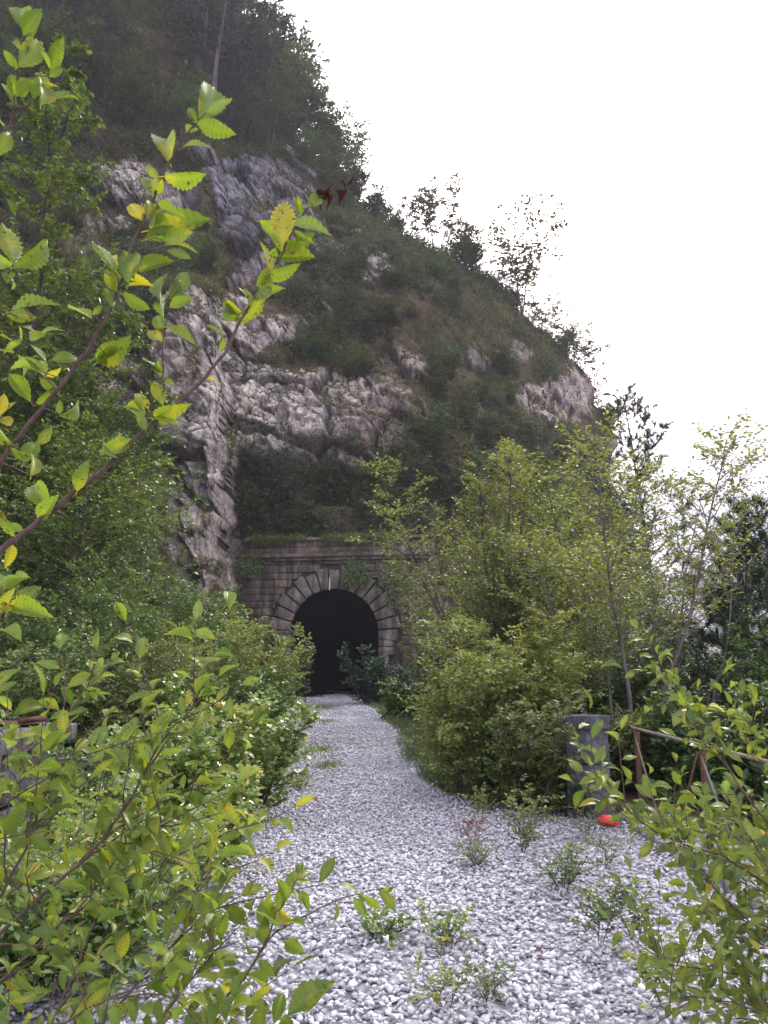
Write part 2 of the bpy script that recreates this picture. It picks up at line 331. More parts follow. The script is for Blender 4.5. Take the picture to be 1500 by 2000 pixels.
# wrap the hill round behind its outline
W = 26; back = []
for k in range(1, W + 1):
    t = (k / W) ** 1.6
    dd = np.array([-.45, 1, 0]) * 55 * t + np.array([.9, 0, 0]) * 3.0 * math.sin(math.pi * min(1, t * 3)) * (1 if t < .34 else 0)
    b = G0[:, -1] + dd; b = b + (fbm(b * .3, 3, 6) * 1.2 * min(1, t * 4))[:, None] * np.array([1, -.4, .3]); back.append(b)
G = np.concatenate([G0, np.stack(back, 1)], 1)
nr, nc = G.shape[:2]
ix = (np.arange(nr - 1)[:, None] * nc + np.arange(nc - 1)[None])
keep = np.ones((nr - 1, nc - 1), bool)
hole = (PX[:-1, :] > 492) & (PX[:-1, :] < 815) & (PY[:-1, :] > 1078); keep[:, :len(u) - 1] &= ~hole[:, :-1]
Q = np.stack([ix, ix + 1, ix + nc + 1, ix + nc], -1)[keep][:, ::-1]
gu = np.gradient(G, axis=0); gv = np.gradient(G, axis=1); NN = norm(np.cross(gv, gu)); NN = np.where((NN[..., 1:2] > 0) & (np.arange(nc)[None, :, None] < len(u)), -NN, NN)
ledge = sstep(NN[..., 2], .45, .72)
def ext(a, v=0.0): return np.concatenate([a, np.full((nr, W), v)], 1)
rk = ext(rock) * (1 - .92 * ledge); rk[:, len(u):] = .15
wf = wob * 1.2
def hill_mat():
    m = M('hill_rock_and_soil'); co = m.coord(); rkk = m.attr('rock')
    n1 = m.noise(.9, 8, .65, co); n2 = m.noise(5, 8, .7, co); n3 = m.noise(22, 5, .7, co)
    st = m.noise(1.6, 7, .7, m.coord('Object', (1, 1, .18)), .6)
    c = m.ramp(n1, [(.28, (.17, .145, .13)), (.5, (.34, .292, .258)), (.72, (.54, .475, .42))])
    c = m.mix(m.math('MULTIPLY', m.attr('steel'), .85), c, m.ramp(st, [(.3, (.075, .08, .105)), (.62, (.2, .2, .245)), (.8, (.33, .32, .34))]))
    c = m.mix(m.math('MULTIPLY', m.attr('pale'), m.ramp(n2, [(.38, (0, 0, 0)), (.6, (1, 1, 1))])), c, (.72, .65, .585))
    c = m.mix(m.math('MULTIPLY', m.attr('ochre'), m.ramp(n1, [(.42, (0, 0, 0)), (.62, (.75, .75, .75))])), c, (.36, .255, .17))
    c = m.mix(m.ramp(st, [(.36, (.75, .75, .75)), (.48, (0, 0, 0))]), c, (.07, .065, .07))
    c = m.mix(1.0, c, m.ramp(n3, [(.3, (.55, .55, .56)), (.65, (1.15, 1.13, 1.12))]), 'MULTIPLY')
    vo = m.n('ShaderNodeTexVoronoi', feature='DISTANCE_TO_EDGE'); vo.inputs['Scale'].default_value = 1.15
    wv = m.n('ShaderNodeVectorMath', operation='ADD'); nn = m.n('ShaderNodeTexNoise'); nn.inputs['Scale'].default_value = 1.3; nn.inputs['Detail'].default_value = 5
    m.l(co, nn.inputs['Vector']); m.l(m.coord('Object', (1, 1, .6)), wv.inputs[0]); m.l(nn.outputs['Color'], wv.inputs[1]); m.l(wv.outputs[0], vo.inputs['Vector'])
    crack = m.ramp(vo.outputs['Distance'], [(0, (0, 0, 0)), (.07, (1, 1, 1))])
    c = m.mix(crack, m.mix(.5, c, (.04, .035, .035)), c)
    c = m.mix(m.math('MULTIPLY', m.attr('crev'), .75), c, (.045, .04, .04)); c = m.mix(1.0, c, m.ramp(m.attr('blockid'), [(0, (.72, .72, .74)), (1, (1.22, 1.2, 1.18))]), 'MULTIPLY')
    soil = m.ramp(m.noise(2.2, 6, .7, co), [(.3, (.04, .036, .022)), (.5, (.09, .075, .042)), (.72, (.15, .12, .062))])
    f = m.ramp(m.math('ADD', rkk, m.math('MULTIPLY', m.math('SUBTRACT', n2, .5), .9)), [(.40, (0, 0, 0)), (.52, (1, 1, 1))])
    c = m.mix(f, soil, c)
    h = m.math('ADD', m.math('ADD', m.math('MULTIPLY', n2, .7), m.math('MULTIPLY', n3, .25)), m.math('MULTIPLY', crack, .25))
    return m.done(m.bsdf(c, .93, .15, h, .9, .22))
M_hill = hill_mat()
hill = mesh('hill', G.reshape(-1, 3), None, Q, M_hill, attrs={'crev': ext(crev), 'blockid': ext(.5 + .5 * fb[2]), 'rock': rk, 'steel': ext(blobs(STEEL, PX, PY, wf)), 'pale': ext(blobs(PALE, PX, PY, wf)), 'ochre': ext(blobs(OCHRE, PX, PY, wf), .4)}, smooth=False)
tag(hill, 'steep rocky hillside with pale cliff faces above the tunnel', None, None, 'structure')
def hill_pt(px, py):
    i = int(np.argmin(abs(rows - py))); j = int(np.argmin(abs(PX[i] - px))); return G0[i, j]

# ------------------------------------------------------------------ ground
YL = [0, 2, 7, 8.5, 11.7, 15, 21, 30, 41, 44]; XL = [-3.6, -3.6, -3.1, -2.3, -1.9, -2.3, -2.95, -3.6, -4.6, -4.9]
YR = [0, 2, 8.3, 9.2, 9.9, 11.5, 14.5, 19.5, 28, 41, 44]; XR = [2.62, 2.62, 2.62, 2.1, 1.0, .62, .42, .45, -.2, -1.3, -1.6]
def gz(x, y):
    x = np.asarray(x, float); y = np.asarray(y, float)
    edge = np.where(y < 9.4, 3.3, 3.4 + .06 * (y - 9.4)); r = np.clip(x - edge, 0, None)
    z = -3.2 * sstep(r, 0, 4) - 30 * sstep(r, 3, 70) - 25 * sstep(r, 60, 400)
    le = np.where(y < 7.2, -3.9, -4.4 - .1 * (y - 7)); l = np.clip(le - x, 0, None)
    z = z + np.where(y < 7.0, -2.0 * sstep(l, 0, 4), 0.6 * sstep(l, 0, 8))
    z = z + 8 * sstep(-x, 60, 900)
    return z
ax = np.sinh(np.linspace(-7.2, 7.2, 260)) * 3.2; ay = np.concatenate([-np.sinh(np.linspace(6.5, .2, 50)) * 4, np.linspace(-.5, 60, 240), 60 + np.sinh(np.linspace(.1, 6.6, 60)) * 6])
GX, GY = np.meshgrid(ax, ay); GZ = gz(GX, GY) - .045
nz = np.stack([GX, GY, 0 * GX], -1); GZ = GZ + np.clip((np.abs(GX + .5) - 2.5) / 3, 0, 1) * (GY < 200) * (fbm(nz * .6, 3, 31) * .12)
GZ = GZ - .16 * sstep(np.minimum(GX - np.interp(GY, YL, XL), np.interp(GY, YR, XR) - GX), -.1, .25) * (GY < 44) * (GY > -5)
nr2, nc2 = GX.shape; ig = np.arange(nr2 - 1)[:, None] * nc2 + np.arange(nc2 - 1)[None]
m = M('soil_and_litter'); co = m.coord(); a = m.noise(3, 8, .7, co); b = m.noise(40, 4, .7, co)
c = m.ramp(a, [(.3, (.035, .028, .02)), (.55, (.075, .06, .04)), (.75, (.05, .06, .025))]); c = m.mix(1.0, c, m.ramp(b, [(.3, (.5, .5, .5)), (.7, (1.4, 1.3, 1.2))]), 'MULTIPLY')
gr = mesh('ground', np.stack([GX, GY, GZ], -1).reshape(-1, 3), None, np.stack([ig, ig + 1, ig + nc2 + 1, ig + nc2], -1).reshape(-1, 4), m.done(m.bsdf(c, .95, .1, b, .8, .03)), smooth=True)
tag(gr, None, None, None, 'structure')

# gravel -------------------------------------------------------------
def gravel_h(x, y): return .05 * vnoise(np.stack([x * .8, y * .8, 0 * x], -1), 40) + .02 * vnoise(np.stack([x * 2.5, y * 2.5, 0 * x], -1), 41) - .05 * np.exp(-((x + 1.9) / .35) ** 2) * (y < 9)
nyb = 260; yb = np.concatenate([np.linspace(-4, 12, 160), np.linspace(12.2, 60, 160)]); ub = np.linspace(0, 1, 46)
xl = np.interp(yb, YL, XL) - .12; xr = np.interp(yb, YR, XR) + .1
BX = xl[:, None] + (xr - xl)[:, None] * ub[None]; BY = np.repeat(yb[:, None], len(ub), 1)
edge = np.minimum(ub, 1 - ub)[None] * (xr - xl)[:, None]
BZ = gravel_h(BX, BY) - .012 - .07 * (1 - sstep(edge, 0, .25))
ib = np.arange(len(yb) - 1)[:, None] * len(ub) + np.arange(len(ub) - 1)[None]
m = M('gravel_bed'); co = m.coord(); v = m.n('ShaderNodeTexVoronoi'); v.inputs['Scale'].default_value = 26; m.l(co, v.inputs['Vector'])
c = m.mix(1.0, m.ramp(m.noise(2, 4, .6, co), [(.3, (.26, .255, .27)), (.7, (.40, .395, .42))]), m.ramp(v.outputs['Color'], [(0, (.5, .5, .5)), (1, (1.2, 1.2, 1.2))]), 'MULTIPLY')
gb = mesh('gravel_path', np.stack([BX, BY, BZ], -1).reshape(-1, 3), None, np.stack([ib, ib + 1, ib + len(ub) + 1, ib + len(ub)], -1).reshape(-1, 4), m.done(m.bsdf(c, .9, .2, v.outputs['Distance'], .8, .03)), smooth=True)
tag(gb, None, None, None, 'structure')
def rock_templates(n, seed, npts):
    import bmesh
    out = []; rng = np.random.RandomState(seed)
    for k in range(n):
        bm = bmesh.new(); p = rng.uniform(-1, 1, (npts * 3, 3)); q = norm(p) * (np.abs(p).max(1)[:, None] ** .35); q = q[:npts] * rng.uniform(.8, 1.05, (npts, 1))
        for v_ in q: bm.verts.new(v_ * np.array([.5, rng.uniform(.32, .44), rng.uniform(.2, .33)]))
        r_ = bmesh.ops.convex_hull(bm, input=bm.verts)
        bmesh.ops.delete(bm, geom=[e for e in r_['geom_interior'] if isinstance(e, bmesh.types.BMVert)], context='VERTS')
        bmesh.ops.triangulate(bm, faces=bm.faces); bm.verts.index_update()
        out.append((np.array([v_.co[:] for v_ in bm.verts]), np.array([[v_.index for v_ in f.verts] for f in bm.faces]))); bm.free()
    return out
def rotm(rng, n, tilt):
    a = rng.uniform(0, 2 * math.pi, n); t = rng.normal(0, tilt, n); b_ = rng.uniform(0, 2 * math.pi, n)
    def Rz(a):
        M_ = np.zeros((n, 3, 3)); M_[:, 0, 0] = np.cos(a); M_[:, 0, 1] = -np.sin(a); M_[:, 1, 0] = np.sin(a); M_[:, 1, 1] = np.cos(a); M_[:, 2, 2] = 1; return M_
    Rx = np.zeros((n, 3, 3)); Rx[:, 0, 0] = 1; Rx[:, 1, 1] = np.cos(t); Rx[:, 1, 2] = -np.sin(t); Rx[:, 2, 1] = np.sin(t); Rx[:, 2, 2] = np.cos(t)
    return Rz(b_) @ Rx @ Rz(a)
def stones():
    rng = np.random.RandomState(3); Vs = []; Fs = []; ts = []; off = 0
    for (y0, y1, dens, smin, smax, npts) in ((1.0, 7.0, 1150, .028, .068, 11), (7.0, 14, 760, .03, .068, 10), (14, 26, 330, .045, .09, 9), (26, 44, 190, .06, .11, 8)):
        tm = rock_templates(14, int(y0) + 7, npts); area = 6.3 * (y1 - y0); n = int(dens * area)
        x = rng.uniform(-3.7, 2.7, n); y = rng.uniform(y0, y1, n)
        l = np.interp(y, YL, XL); r_ = np.interp(y, YR, XR); wv = vnoise(np.stack([y * 1.3, 0 * y, x * 0], -1), 50) * .15
        e = np.minimum(x - l + wv, r_ - x + wv); ok = (e > 0) | (rng.rand(n) < np.exp(e / .12) * .5); x = x[ok]; y = y[ok]; n = len(x)
        s_ = rng.uniform(smin, smax, n) * (1 + .35 * (rng.rand(n) > .93)); z = gravel_h(x, y) + rng.uniform(-.006, .022, n) * (s_ / .06)
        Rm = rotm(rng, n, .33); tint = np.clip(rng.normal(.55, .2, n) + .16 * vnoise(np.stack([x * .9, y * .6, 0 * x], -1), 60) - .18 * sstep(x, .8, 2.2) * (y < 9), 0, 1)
        for q, (TV, TF) in enumerate(tm):
            mk = np.arange(n) % len(tm) == q; V = np.einsum('nij,vj->nvi', Rm[mk], TV) * s_[mk][:, None, None] + np.stack([x, y, z], -1)[mk][:, None]
            k = len(V); Vs.append(V.reshape(-1, 3)); Fs.append((TF[None] + (np.arange(k) * len(TV))[:, None, None]).reshape(-1, 3) + off); off += k * len(TV); ts.append(np.repeat(tint[mk], len(TV)))
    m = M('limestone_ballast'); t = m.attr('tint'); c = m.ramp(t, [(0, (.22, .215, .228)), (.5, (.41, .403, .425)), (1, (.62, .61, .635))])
    nz_ = m.noise(60, 4, .65, m.coord()); c = m.mix(1.0, c, m.ramp(nz_, [(.3, (.78, .78, .79)), (.7, (1.08, 1.08, 1.08))]), 'MULTIPLY')
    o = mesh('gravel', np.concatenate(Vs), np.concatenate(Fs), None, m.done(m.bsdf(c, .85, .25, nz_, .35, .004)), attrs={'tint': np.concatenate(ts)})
    tag(o, 'loose pale grey railway ballast stones covering the path', 'gravel', None, 'stuff')
stones()

# far mountain ---------------------------------------------------------
def mountain():
    nx, ny = 160, 60; x = np.linspace(200, 2600, nx); y = np.linspace(1300, 2500, ny); X, Y = np.meshgrid(x, y)
    ridge = 175 + 360 * sstep(X, 450, 1700) ; prof = np.exp(-((Y - 1950) / 420) ** 2)
    Z = -60 + ridge * prof * 1.15 + fbm(np.stack([X / 260, Y / 260, 0 * X], -1), 5, 70, True) * 46 * prof
    i = np.arange(ny - 1)[:, None] * nx + np.arange(nx - 1)[None]
    m = M('distant_forest'); n = m.noise(.02, 8, .7, m.coord())
    o = mesh('mountain', np.stack([X, Y, Z], -1).reshape(-1, 3), None, np.stack([i, i + 1, i + nx + 1, i + nx], -1).reshape(-1, 4), m.done(m.bsdf(m.ramp(n, [(.3, (.03, .05, .03)), (.7, (.09, .11, .07))]), .95, .1)), smooth=True)
    tag(o, None, None, None, 'structure')
mountain()
HAZE = True
if HAZE:
    X0, X1, Y0, Y1, Z0, Z1 = -2300, 2650, -1400, 2600, -80, 620
    # the ground sheet is trimmed to the haze box below
    V = [(x, y, z) for x in (X0, X1) for y in (Y0, Y1) for z in (Z0, Z1)]
    F = [(0, 1, 3, 2), (4, 6, 7, 5), (0, 4, 5, 1), (2, 3, 7, 6), (0, 2, 6, 4), (1, 5, 7, 3)]
    m = M('air'); pv = m.n('ShaderNodeVolumePrincipled'); pv.inputs['Color'].default_value = (.66, .64, .74, 1); pv.inputs['Density'].default_value = .0007; pv.inputs['Anisotropy'].default_value = .3
    m.l(pv.outputs[0], m.out.inputs['Volume']); o = mesh('haze', V, None, F, m.m); tag(o, 'thin pale haze filling the valley air', 'haze', None, 'stuff')
    me = gr.data; n = len(me.vertices); a_ = np.empty(n * 3, np.float32); me.vertices.foreach_get('co', a_); a_ = a_.reshape(-1, 3)
    a_[:, 0] = np.clip(a_[:, 0], X0 + 5, X1 - 5); a_[:, 1] = np.clip(a_[:, 1], Y0 + 5, Y1 - 5); me.vertices.foreach_set('co', a_.ravel()); me.update()

# ------------------------------------------------------------------ boxes
class Boxes:
    def __init__(s): s.V = []; s.Q = []; s.n = 0
    def box(s, lo, hi, jit=0, rng=None, taper=0):
        lo = np.array(lo, float); hi = np.array(hi, float); c = [(x, y, z) for x in (0, 1) for y in (0, 1) for z in (0, 1)]
        V = lo + np.array(c) * (hi - lo)
        if jit: V += rng.uniform(-jit, jit, V.shape)
        s.hexa(V)
    def hexa(s, V):
        s.V.append(np.asarray(V, float)); s.Q.append(np.array([(0, 1, 3, 2), (4, 6, 7, 5), (0, 4, 5, 1), (2, 3, 7, 6), (0, 2, 6, 4), (1, 5, 7, 3)]) + s.n); s.n += 8
    def bar(s, a, b, w_, h_):
        a = np.array(a, float); b = np.array(b, float); t = norm(b - a); up = np.array([0, 0, 1.0]) if abs(t[2]) < .9 else np.array([0, 1.0, 0]); x = norm(np.cross(t, up)); z = np.cross(x, t)
        s.hexa([p + sx * x * w_ / 2 + sz * z * h_ / 2 for sx in (-1, 1) for sz in (-1, 1) for p in (a, b)])
    def build(s, name, mat, parent=None, bevel=0, **kw):
        o = mesh(name, np.concatenate(s.V), None, np.concatenate(s.Q), mat, parent, **kw)
        if bevel:
            mo = o.modifiers.new('bevel', 'BEVEL'); mo.width = bevel; mo.segments = 2; mo.limit_method = 'ANGLE'
        return o

def stone_mat(name, a, b, c3, sc_=1.0, moss=.4):
    m = M(name); co = m.coord(); n = m.noise(2.2 * sc_, 7, .7, co); n2 = m.noise(14 * sc_, 6, .7, co); st = m.noise(2.5 * sc_, 6, .65, m.coord('Object', (1, 1, .15)))
    c = m.ramp(n, [(.3, a), (.52, b), (.74, c3)]); c = m.mix(1.0, c, m.ramp(n2, [(.3, (.55, .55, .55)), (.7, (1.2, 1.2, 1.2))]), 'MULTIPLY')
    c = m.mix(m.ramp(st, [(.42, (.8, .8, .8)), (.56, (0, 0, 0))]), c, (.045, .04, .038))
    c = m.mix(m.math('MULTIPLY', m.ramp(m.noise(1.3 * sc_, 5, .6, co), [(.5, (0, 0, 0)), (.62, (1, 1, 1))]), moss), c, (.06, .065, .03))
    return m.done(m.bsdf(c, .92, .15, n2, .8, .04))
S_portal = stone_mat('portal_masonry', (.10, .075, .062), (.20, .155, .13), (.34, .28, .245), .8, .5)
S_vous = stone_mat('voussoir_stone', (.10, .08, .072), (.20, .165, .15), (.33, .28, .255), .9, .25)
S_dark = stone_mat('joint_mortar', (.03, .026, .024), (.06, .05, .045), (.09, .075, .065), 1.0, .3)
S_conc = stone_mat('weathered_concrete', (.07, .07, .078), (.15, .15, .165), (.28, .28, .29), 2.0, .25)
S_pil = stone_mat('dark_weathered_concrete', (.045, .045, .053), (.11, .11, .125), (.24, .24, .26), 2.0, .35)
S_cap = stone_mat('pale_concrete', (.20, .20, .21), (.34, .34, .36), (.46, .46, .47), 2.0, .15)
m = M('rusty_steel'); n = m.noise(18, 7, .7, m.coord()); S_rust = m.done(m.bsdf(m.ramp(n, [(.3, (.03, .018, .015)), (.55, (.075, .035, .025)), (.75, (.13, .07, .05))]), .85, .2, n, .5, .01))
m = M('weathered_rail'); n = m.noise(18, 7, .7, m.coord()); S_rail = m.done(m.bsdf(m.ramp(n, [(.35, (.10, .085, .065)), (.6, (.17, .15, .11)), (.75, (.12, .06, .04))]), .8, .2, n, .4, .01))

# ------------------------------------------------------------------ tunnel portal
def portal():
    rng = np.random.RandomState(11)
    c0 = at(652, 1300, 40.0); root = empty('tunnel_portal', (c0[0], 40.0, 0), 'old stone railway tunnel portal with dark arched opening at the end of the gravel path', 'tunnel', rz=R(-9))
    r = 2.33; cz = 3.18
    def halfw(z): return r if z > cz else r - .16 * ((cz - z) / cz) ** 2
    x0, x1 = -5.0, 5.2; ztop = 7.15
    # wall: backing plate around the opening, then individual stone courses standing proud
    an = np.linspace(0, math.pi, 33); arc = [(math.cos(t) * r * 1.0, cz + math.sin(t) * r) for t in an]
    inner = [(halfw(0), 0)] + [(halfw(z), z) for z in (1, 2)] + arc + [(-halfw(z), z) for z in (2, 1)] + [(-halfw(0), 0)]
    V = []; Qd = []
    for (x, z) in inner:
        ang = math.atan2(z - 2.2, x); s_ = 1e9
        if math.cos(ang) > 1e-6: s_ = min(s_, x1 / math.cos(ang))
        if math.cos(ang) < -1e-6: s_ = min(s_, x0 / math.cos(ang))
        if math.sin(ang) > 1e-6: s_ = min(s_, (8.0 - 2.2) / math.sin(ang))
        if math.sin(ang) < -1e-6: s_ = min(s_, 3.4 / -math.sin(ang))
        V += [(x, 0, z), (math.cos(ang) * s_, 0, 2.2 + math.sin(ang) * s_)]
    n = len(inner)
    for i in range(n - 1): Qd.append((2 * i, 2 * i + 1, 2 * i + 3, 2 * i + 2))
    b0 = mesh('backing_wall', np.array(V) + np.array([0, .06, 0]), None, Qd, S_dark, root)
    # courses
    B = Boxes(); z = -.1
    while z < ztop:
        h = rng.uniform(.30, .44); h = min(h, ztop - z)
        x = x0 + rng.uniform(-.4, 0)
        while x < x1:
            w_ = rng.uniform(.42, .85); xa, xb = x, min(x + w_, x1 + .2); zc = z + h / 2
            # keep clear of the arch ring
            ro = r + 1.08
            def inside(px_): return (math.hypot(px_, zc - cz) < ro + .08) if zc > cz else (abs(px_) < ro)
            if inside(xa) and inside(xb): x += w_; continue
            if inside(xa) or inside(xb):
                lim = math.sqrt(max(0, (ro + .1) ** 2 - max(0, zc - cz) ** 2))
                if inside(xa): xa = lim
                else: xb = -lim
                if xb - xa < .12: x += w_; continue
            B.box((xa + .012, -.05 + rng.uniform(-.03, .02), z + .012), (xb - .012, .05, z + h - .012), .012, rng); x += w_
        z += h
    B.build('wall', S_portal, root, .02)
    # ring of rusticated voussoirs
    B = Boxes(); nv = 17; a0 = -.12
    for k in range(nv):
        t0 = a0 + (math.pi - 2 * a0) * k / nv; t1 = a0 + (math.pi - 2 * a0) * (k + 1) / nv; g = .013; ln = .98 + .14 * (k % 2); pr = .20 + rng.uniform(-.03, .04)
        V = []
        for t in (t0 + g, t1 - g):
            for y in (-pr, .04):
                for rr in (r + .004, r + ln):
                    V.append((math.cos(t) * rr, y, cz + math.sin(t) * rr))
        B.hexa(np.array(V) + rng.uniform(-.012, .012, (8, 3)))
    z = .0
    for sgn in (-1, 1):
        z = 0
        while z < cz - .45:
            h = .42; l_ = .8 if int(z * 10) % 2 else .55
            hw = halfw(z + .2) + .004
            lo, hi = (hw, hw + l_) if sgn > 0 else (-hw - l_, -hw)
            B.box((lo, -.15, z + .015), (hi, .04, z + h - .015), .012, rng); z += h
    B.build('arch_ring', S_vous, root, .03)
    # cornice and parapet
    B = Boxes(); x = x0
    while x < x1:
        w_ = rng.uniform(.9, 1.4); B.box((x + .004, -.36, 7.17), (min(x + w_, x1) - .004, .05, 7.36), .006, rng); B.box((x + .004, -.24, 7.0), (min(x + w_, x1) - .004, -.052, 7.17), .006, rng); x += w_
    B.build('cornice', S_portal, root, .015)
    B = Boxes(); z = 7.37
    for h in (.36, .34):
        x = x0
        while x < x1:
            w_ = rng.uniform(.5, .95); B.box((x + .01, -.06 + rng.uniform(-.03, .03), z + .01), (min(x + w_, x1) - .01, .3, z + h - .01), .014, rng); x += w_
        z += h
    x = x0
    while x < x1:
        w_ = rng.uniform(.9, 1.3); B.box((x + .006, -.2, z), (min(x + w_, x1) - .006, .45, z + .16), .01, rng); x += w_
    B.build('parapet', S_portal, root, .02)
    # lining: a bore that runs on into the hill
    prof = [(halfw(0), -.3), (halfw(0), 0), (halfw(1.5), 1.5)] + arc + [(-halfw(1.5), 1.5), (-halfw(0), 0), (-halfw(0), -.3)]
    ys = np.linspace(.02, 70, 40); V = np.array([[(x - .0028 * y * y * .6, y, z) for (x, z) in prof] for y in ys]).reshape(-1, 3); k = len(prof)
    i = np.arange(len(ys) - 1)[:, None] * k + np.arange(k - 1)[None]; Qd = np.stack([i, i + 1, i + k + 1, i + k], -1).reshape(-1, 4)
    mm = M('bore_shade_colour'); nn = mm.noise(1.5, 6, .7, mm.coord()); S_bore_shade = mm.done(mm.bsdf(mm.ramp(nn, [(.3, (.003, .003, .005)), (.7, (.010, .010, .014))]), .95, .05))  # near-black albedo: the unlit dark of the bore is painted into the colour
    mesh('lining', V, None, Qd, S_bore_shade, root)
    cap = V[-k:]; ctr = cap.mean(0); mesh('end_wall', np.vstack([cap, ctr]), [(j, (j + 1) % k, k) for j in range(k)], None, S_bore_shade, root)
    mesh('track_bed', [(-r - .2, .6, .02), (r + .2, .6, .02), (r + .2 - 8, 70, .02), (-r - .2 - 8, 70, .02)], None, [(0, 1, 2, 3)], S_bore_shade, root)  # floor sheet in the same near-black, painted for the tunnel shade
    # pale strip of seepage ice/lime hanging over the keystone
    T = Tubes(); T.add([(-.22, -.23, 6.1), (-.215, -.25, 5.85), (-.22, -.25, 5.6), (-.225, -.245, 5.42)], [.018, .034, .04, .022], k=7)
    mm = M('white_drip'); T.build('hanging_drip', mm.done(mm.bsdf((.62, .60, .56), .6, .3)), root)
portal()

# ------------------------------------------------------------------ bridge end: pillar, kerb, railing, left wall
def pillar():
    rng = np.random.RandomState(4); root = empty('concrete_pillar', (2.18, 8.8, 0), 'weathered dark concrete pillar with flat cap at the railing end beside the gravel', 'pillar')
    B = Boxes()
    for k, (z0, z1) in enumerate(((-.4, .12), (.13, .56), (.565, .93))):
        B.box((-.225 - (.02 if k == 0 else 0), -.24, z0), (.225 + (.03 if k == 0 else 0), .24, z1 - .004), .014, rng)
    o = B.build('shaft', S_pil, root, .008)
    B = Boxes(); B.box((-.25, -.265, .93), (.25, .265, 1.06), .018, rng)
    B.build('cap', S_pil, root, .010)
pillar()
def kerb():
    B = Boxes(); rng = np.random.RandomState(6); y = -2.0
    while y < 8.7:
        y2 = min(y + rng.uniform(1.6, 2.2), 8.72); B.box((2.5, y + .006, -.35), (3.1, y2 - .006, .045 + rng.uniform(-.008, .008)), .004, rng); y = y2
    tag(B.build('concrete_kerb', S_cap, None, .015), 'pale concrete edge slab under the rusty railing', 'kerb')
kerb()
def railing():
    root = empty('steel_railing', (2.72, 8.6, 0), 'rusty steel angle railing with diagonal braces along the bridge edge', 'railing')
    ys = [0, -1.75, -3.5, -5.25, -7.0, -8.75]
    T = Tubes(); T.add([(0, .06, .93), (0, -3, .93), (0, -6, .925), (0, -10, .92)], .016, .016, 8); T.build('handrail', S_rail, root)
    for y in ys:
        B = Boxes(); B.box((-.03, y - .03, -.3), (.03, y - .023, .905)); B.box((.0235, y - .0225, -.3), (.03, y + .03, .9)); B.build('post', S_rust, root)
    for a, b in zip(ys[:-1], ys[1:]):
        mid = (a + b) / 2
        for e, xo, mt in ((a, .012, S_rail), (b, .03, S_rust)):
            B = Boxes(); B.bar((-.005 - xo, e, .86), (-.005 - xo, mid, .08 - .3), .008, .036); B.build('brace', mt, root)
railing()
def left_wall():
    rng = np.random.RandomState(8); root = empty('stone_abutment', (-3.68, 7.3, 0), 'dark stone abutment block with pale slab coping at the left edge of the bridge', 'wall')
    B = Boxes()
    for k, (z0, z1) in enumerate(((-.6, 0), (.0, .42), (.42, .86))):
        xs = [-.85, -.1, .5] if k % 2 else [-.85, .5]
        for a, b in zip(xs[:-1], xs[1:]): B.box((a + .008, -.55 + rng.uniform(-.02, .02), z0 + .01), (b - .008, .7, z1 - .01), .01, rng)
    B.build('wall', S_conc, root, .03)
    B = Boxes()
    for a, b in ((-.92, -.33), (-.32, .2), (.21, .58)): B.box((a, -.62, .862), (b, .75, 1.04 + rng.uniform(-.01, .01)), .008, rng)
    B.build('coping', S_conc, root, .02)
    mm = M('red_paint_mark'); B = Boxes(); B.box((-.2, -.582, .35), (-.08, -.575, .52)); B.build('paint_mark', mm.done(mm.bsdf((.5, .015, .02), .6, .3)), root)
    B = Boxes(); B.box((0, 0, 0), (1.1, .5, .012), .015, rng); B.box((.02, .02, .012), (.08, .48, .05), .004, rng); B.box((1.0, .02, .012), (1.07, .48, .05), .004, rng)
    o = B.build('rusty_metal_sheet', S_rust, None, loc=(-4.42, 7.4, 1.06)); tag(o, 'flat rust brown metal sheet lying on the pale coping slab', 'sheet')
left_wall()

# red painted stone by the pillar foot
def red_stone():
    g = at(1187, 1596, 8.25); rng = np.random.RandomState(3)
    import bmesh
    bm = bmesh.new(); bmesh.ops.create_icosphere(bm, subdivisions=3, radius=1)
    for v_ in bm.verts:
        p = np.array(v_.co); d = 1 + .22 * float(vnoise(p[None] * 2.1 + 5, 3)[0]); v_.co = Vector(p * d * np.array([.10, .07, .055]))
    me = bpy.data.meshes.new('painted_stone'); bm.to_mesh(me); bm.free()
    mm = M('signal_red_paint'); nn = mm.noise(30, 4, .6, mm.coord()); me.materials.append(mm.done(mm.bsdf(mm.ramp(nn, [(.3, (.35, .004, .006)), (.7, (.62, .010, .014))]), .5, .4, nn, .3, .01)))
    o = bpy.data.objects.new('painted_stone', me); COL.objects.link(o); o.location = (g[0], 8.25, .05); o.rotation_euler = (0.5, .2, -.3)
    tag(o, 'bright red painted stone at the foot of the concrete pillar', 'stone')
    L = Leaves(); n = 34; p = np.stack([rng.uniform(-.12, .12, n), rng.uniform(-.16, -.05, n), np.zeros(n)], -1)
    L.add(p, np.stack([rng.normal(0, .35, n), rng.normal(-.1, .3, n), np.ones(n)], -1), rng.normal(0, 1, (n, 3)), rng.uniform(.06, .14, n), rng.uniform(.2, .8, n))
    o = L.build('grass_tuft', T_B, L_grass, loc=(g[0], 8.25, .01)); tag(o, 'thin grass tuft in front of the bright red stone', 'grass')
red_stone()

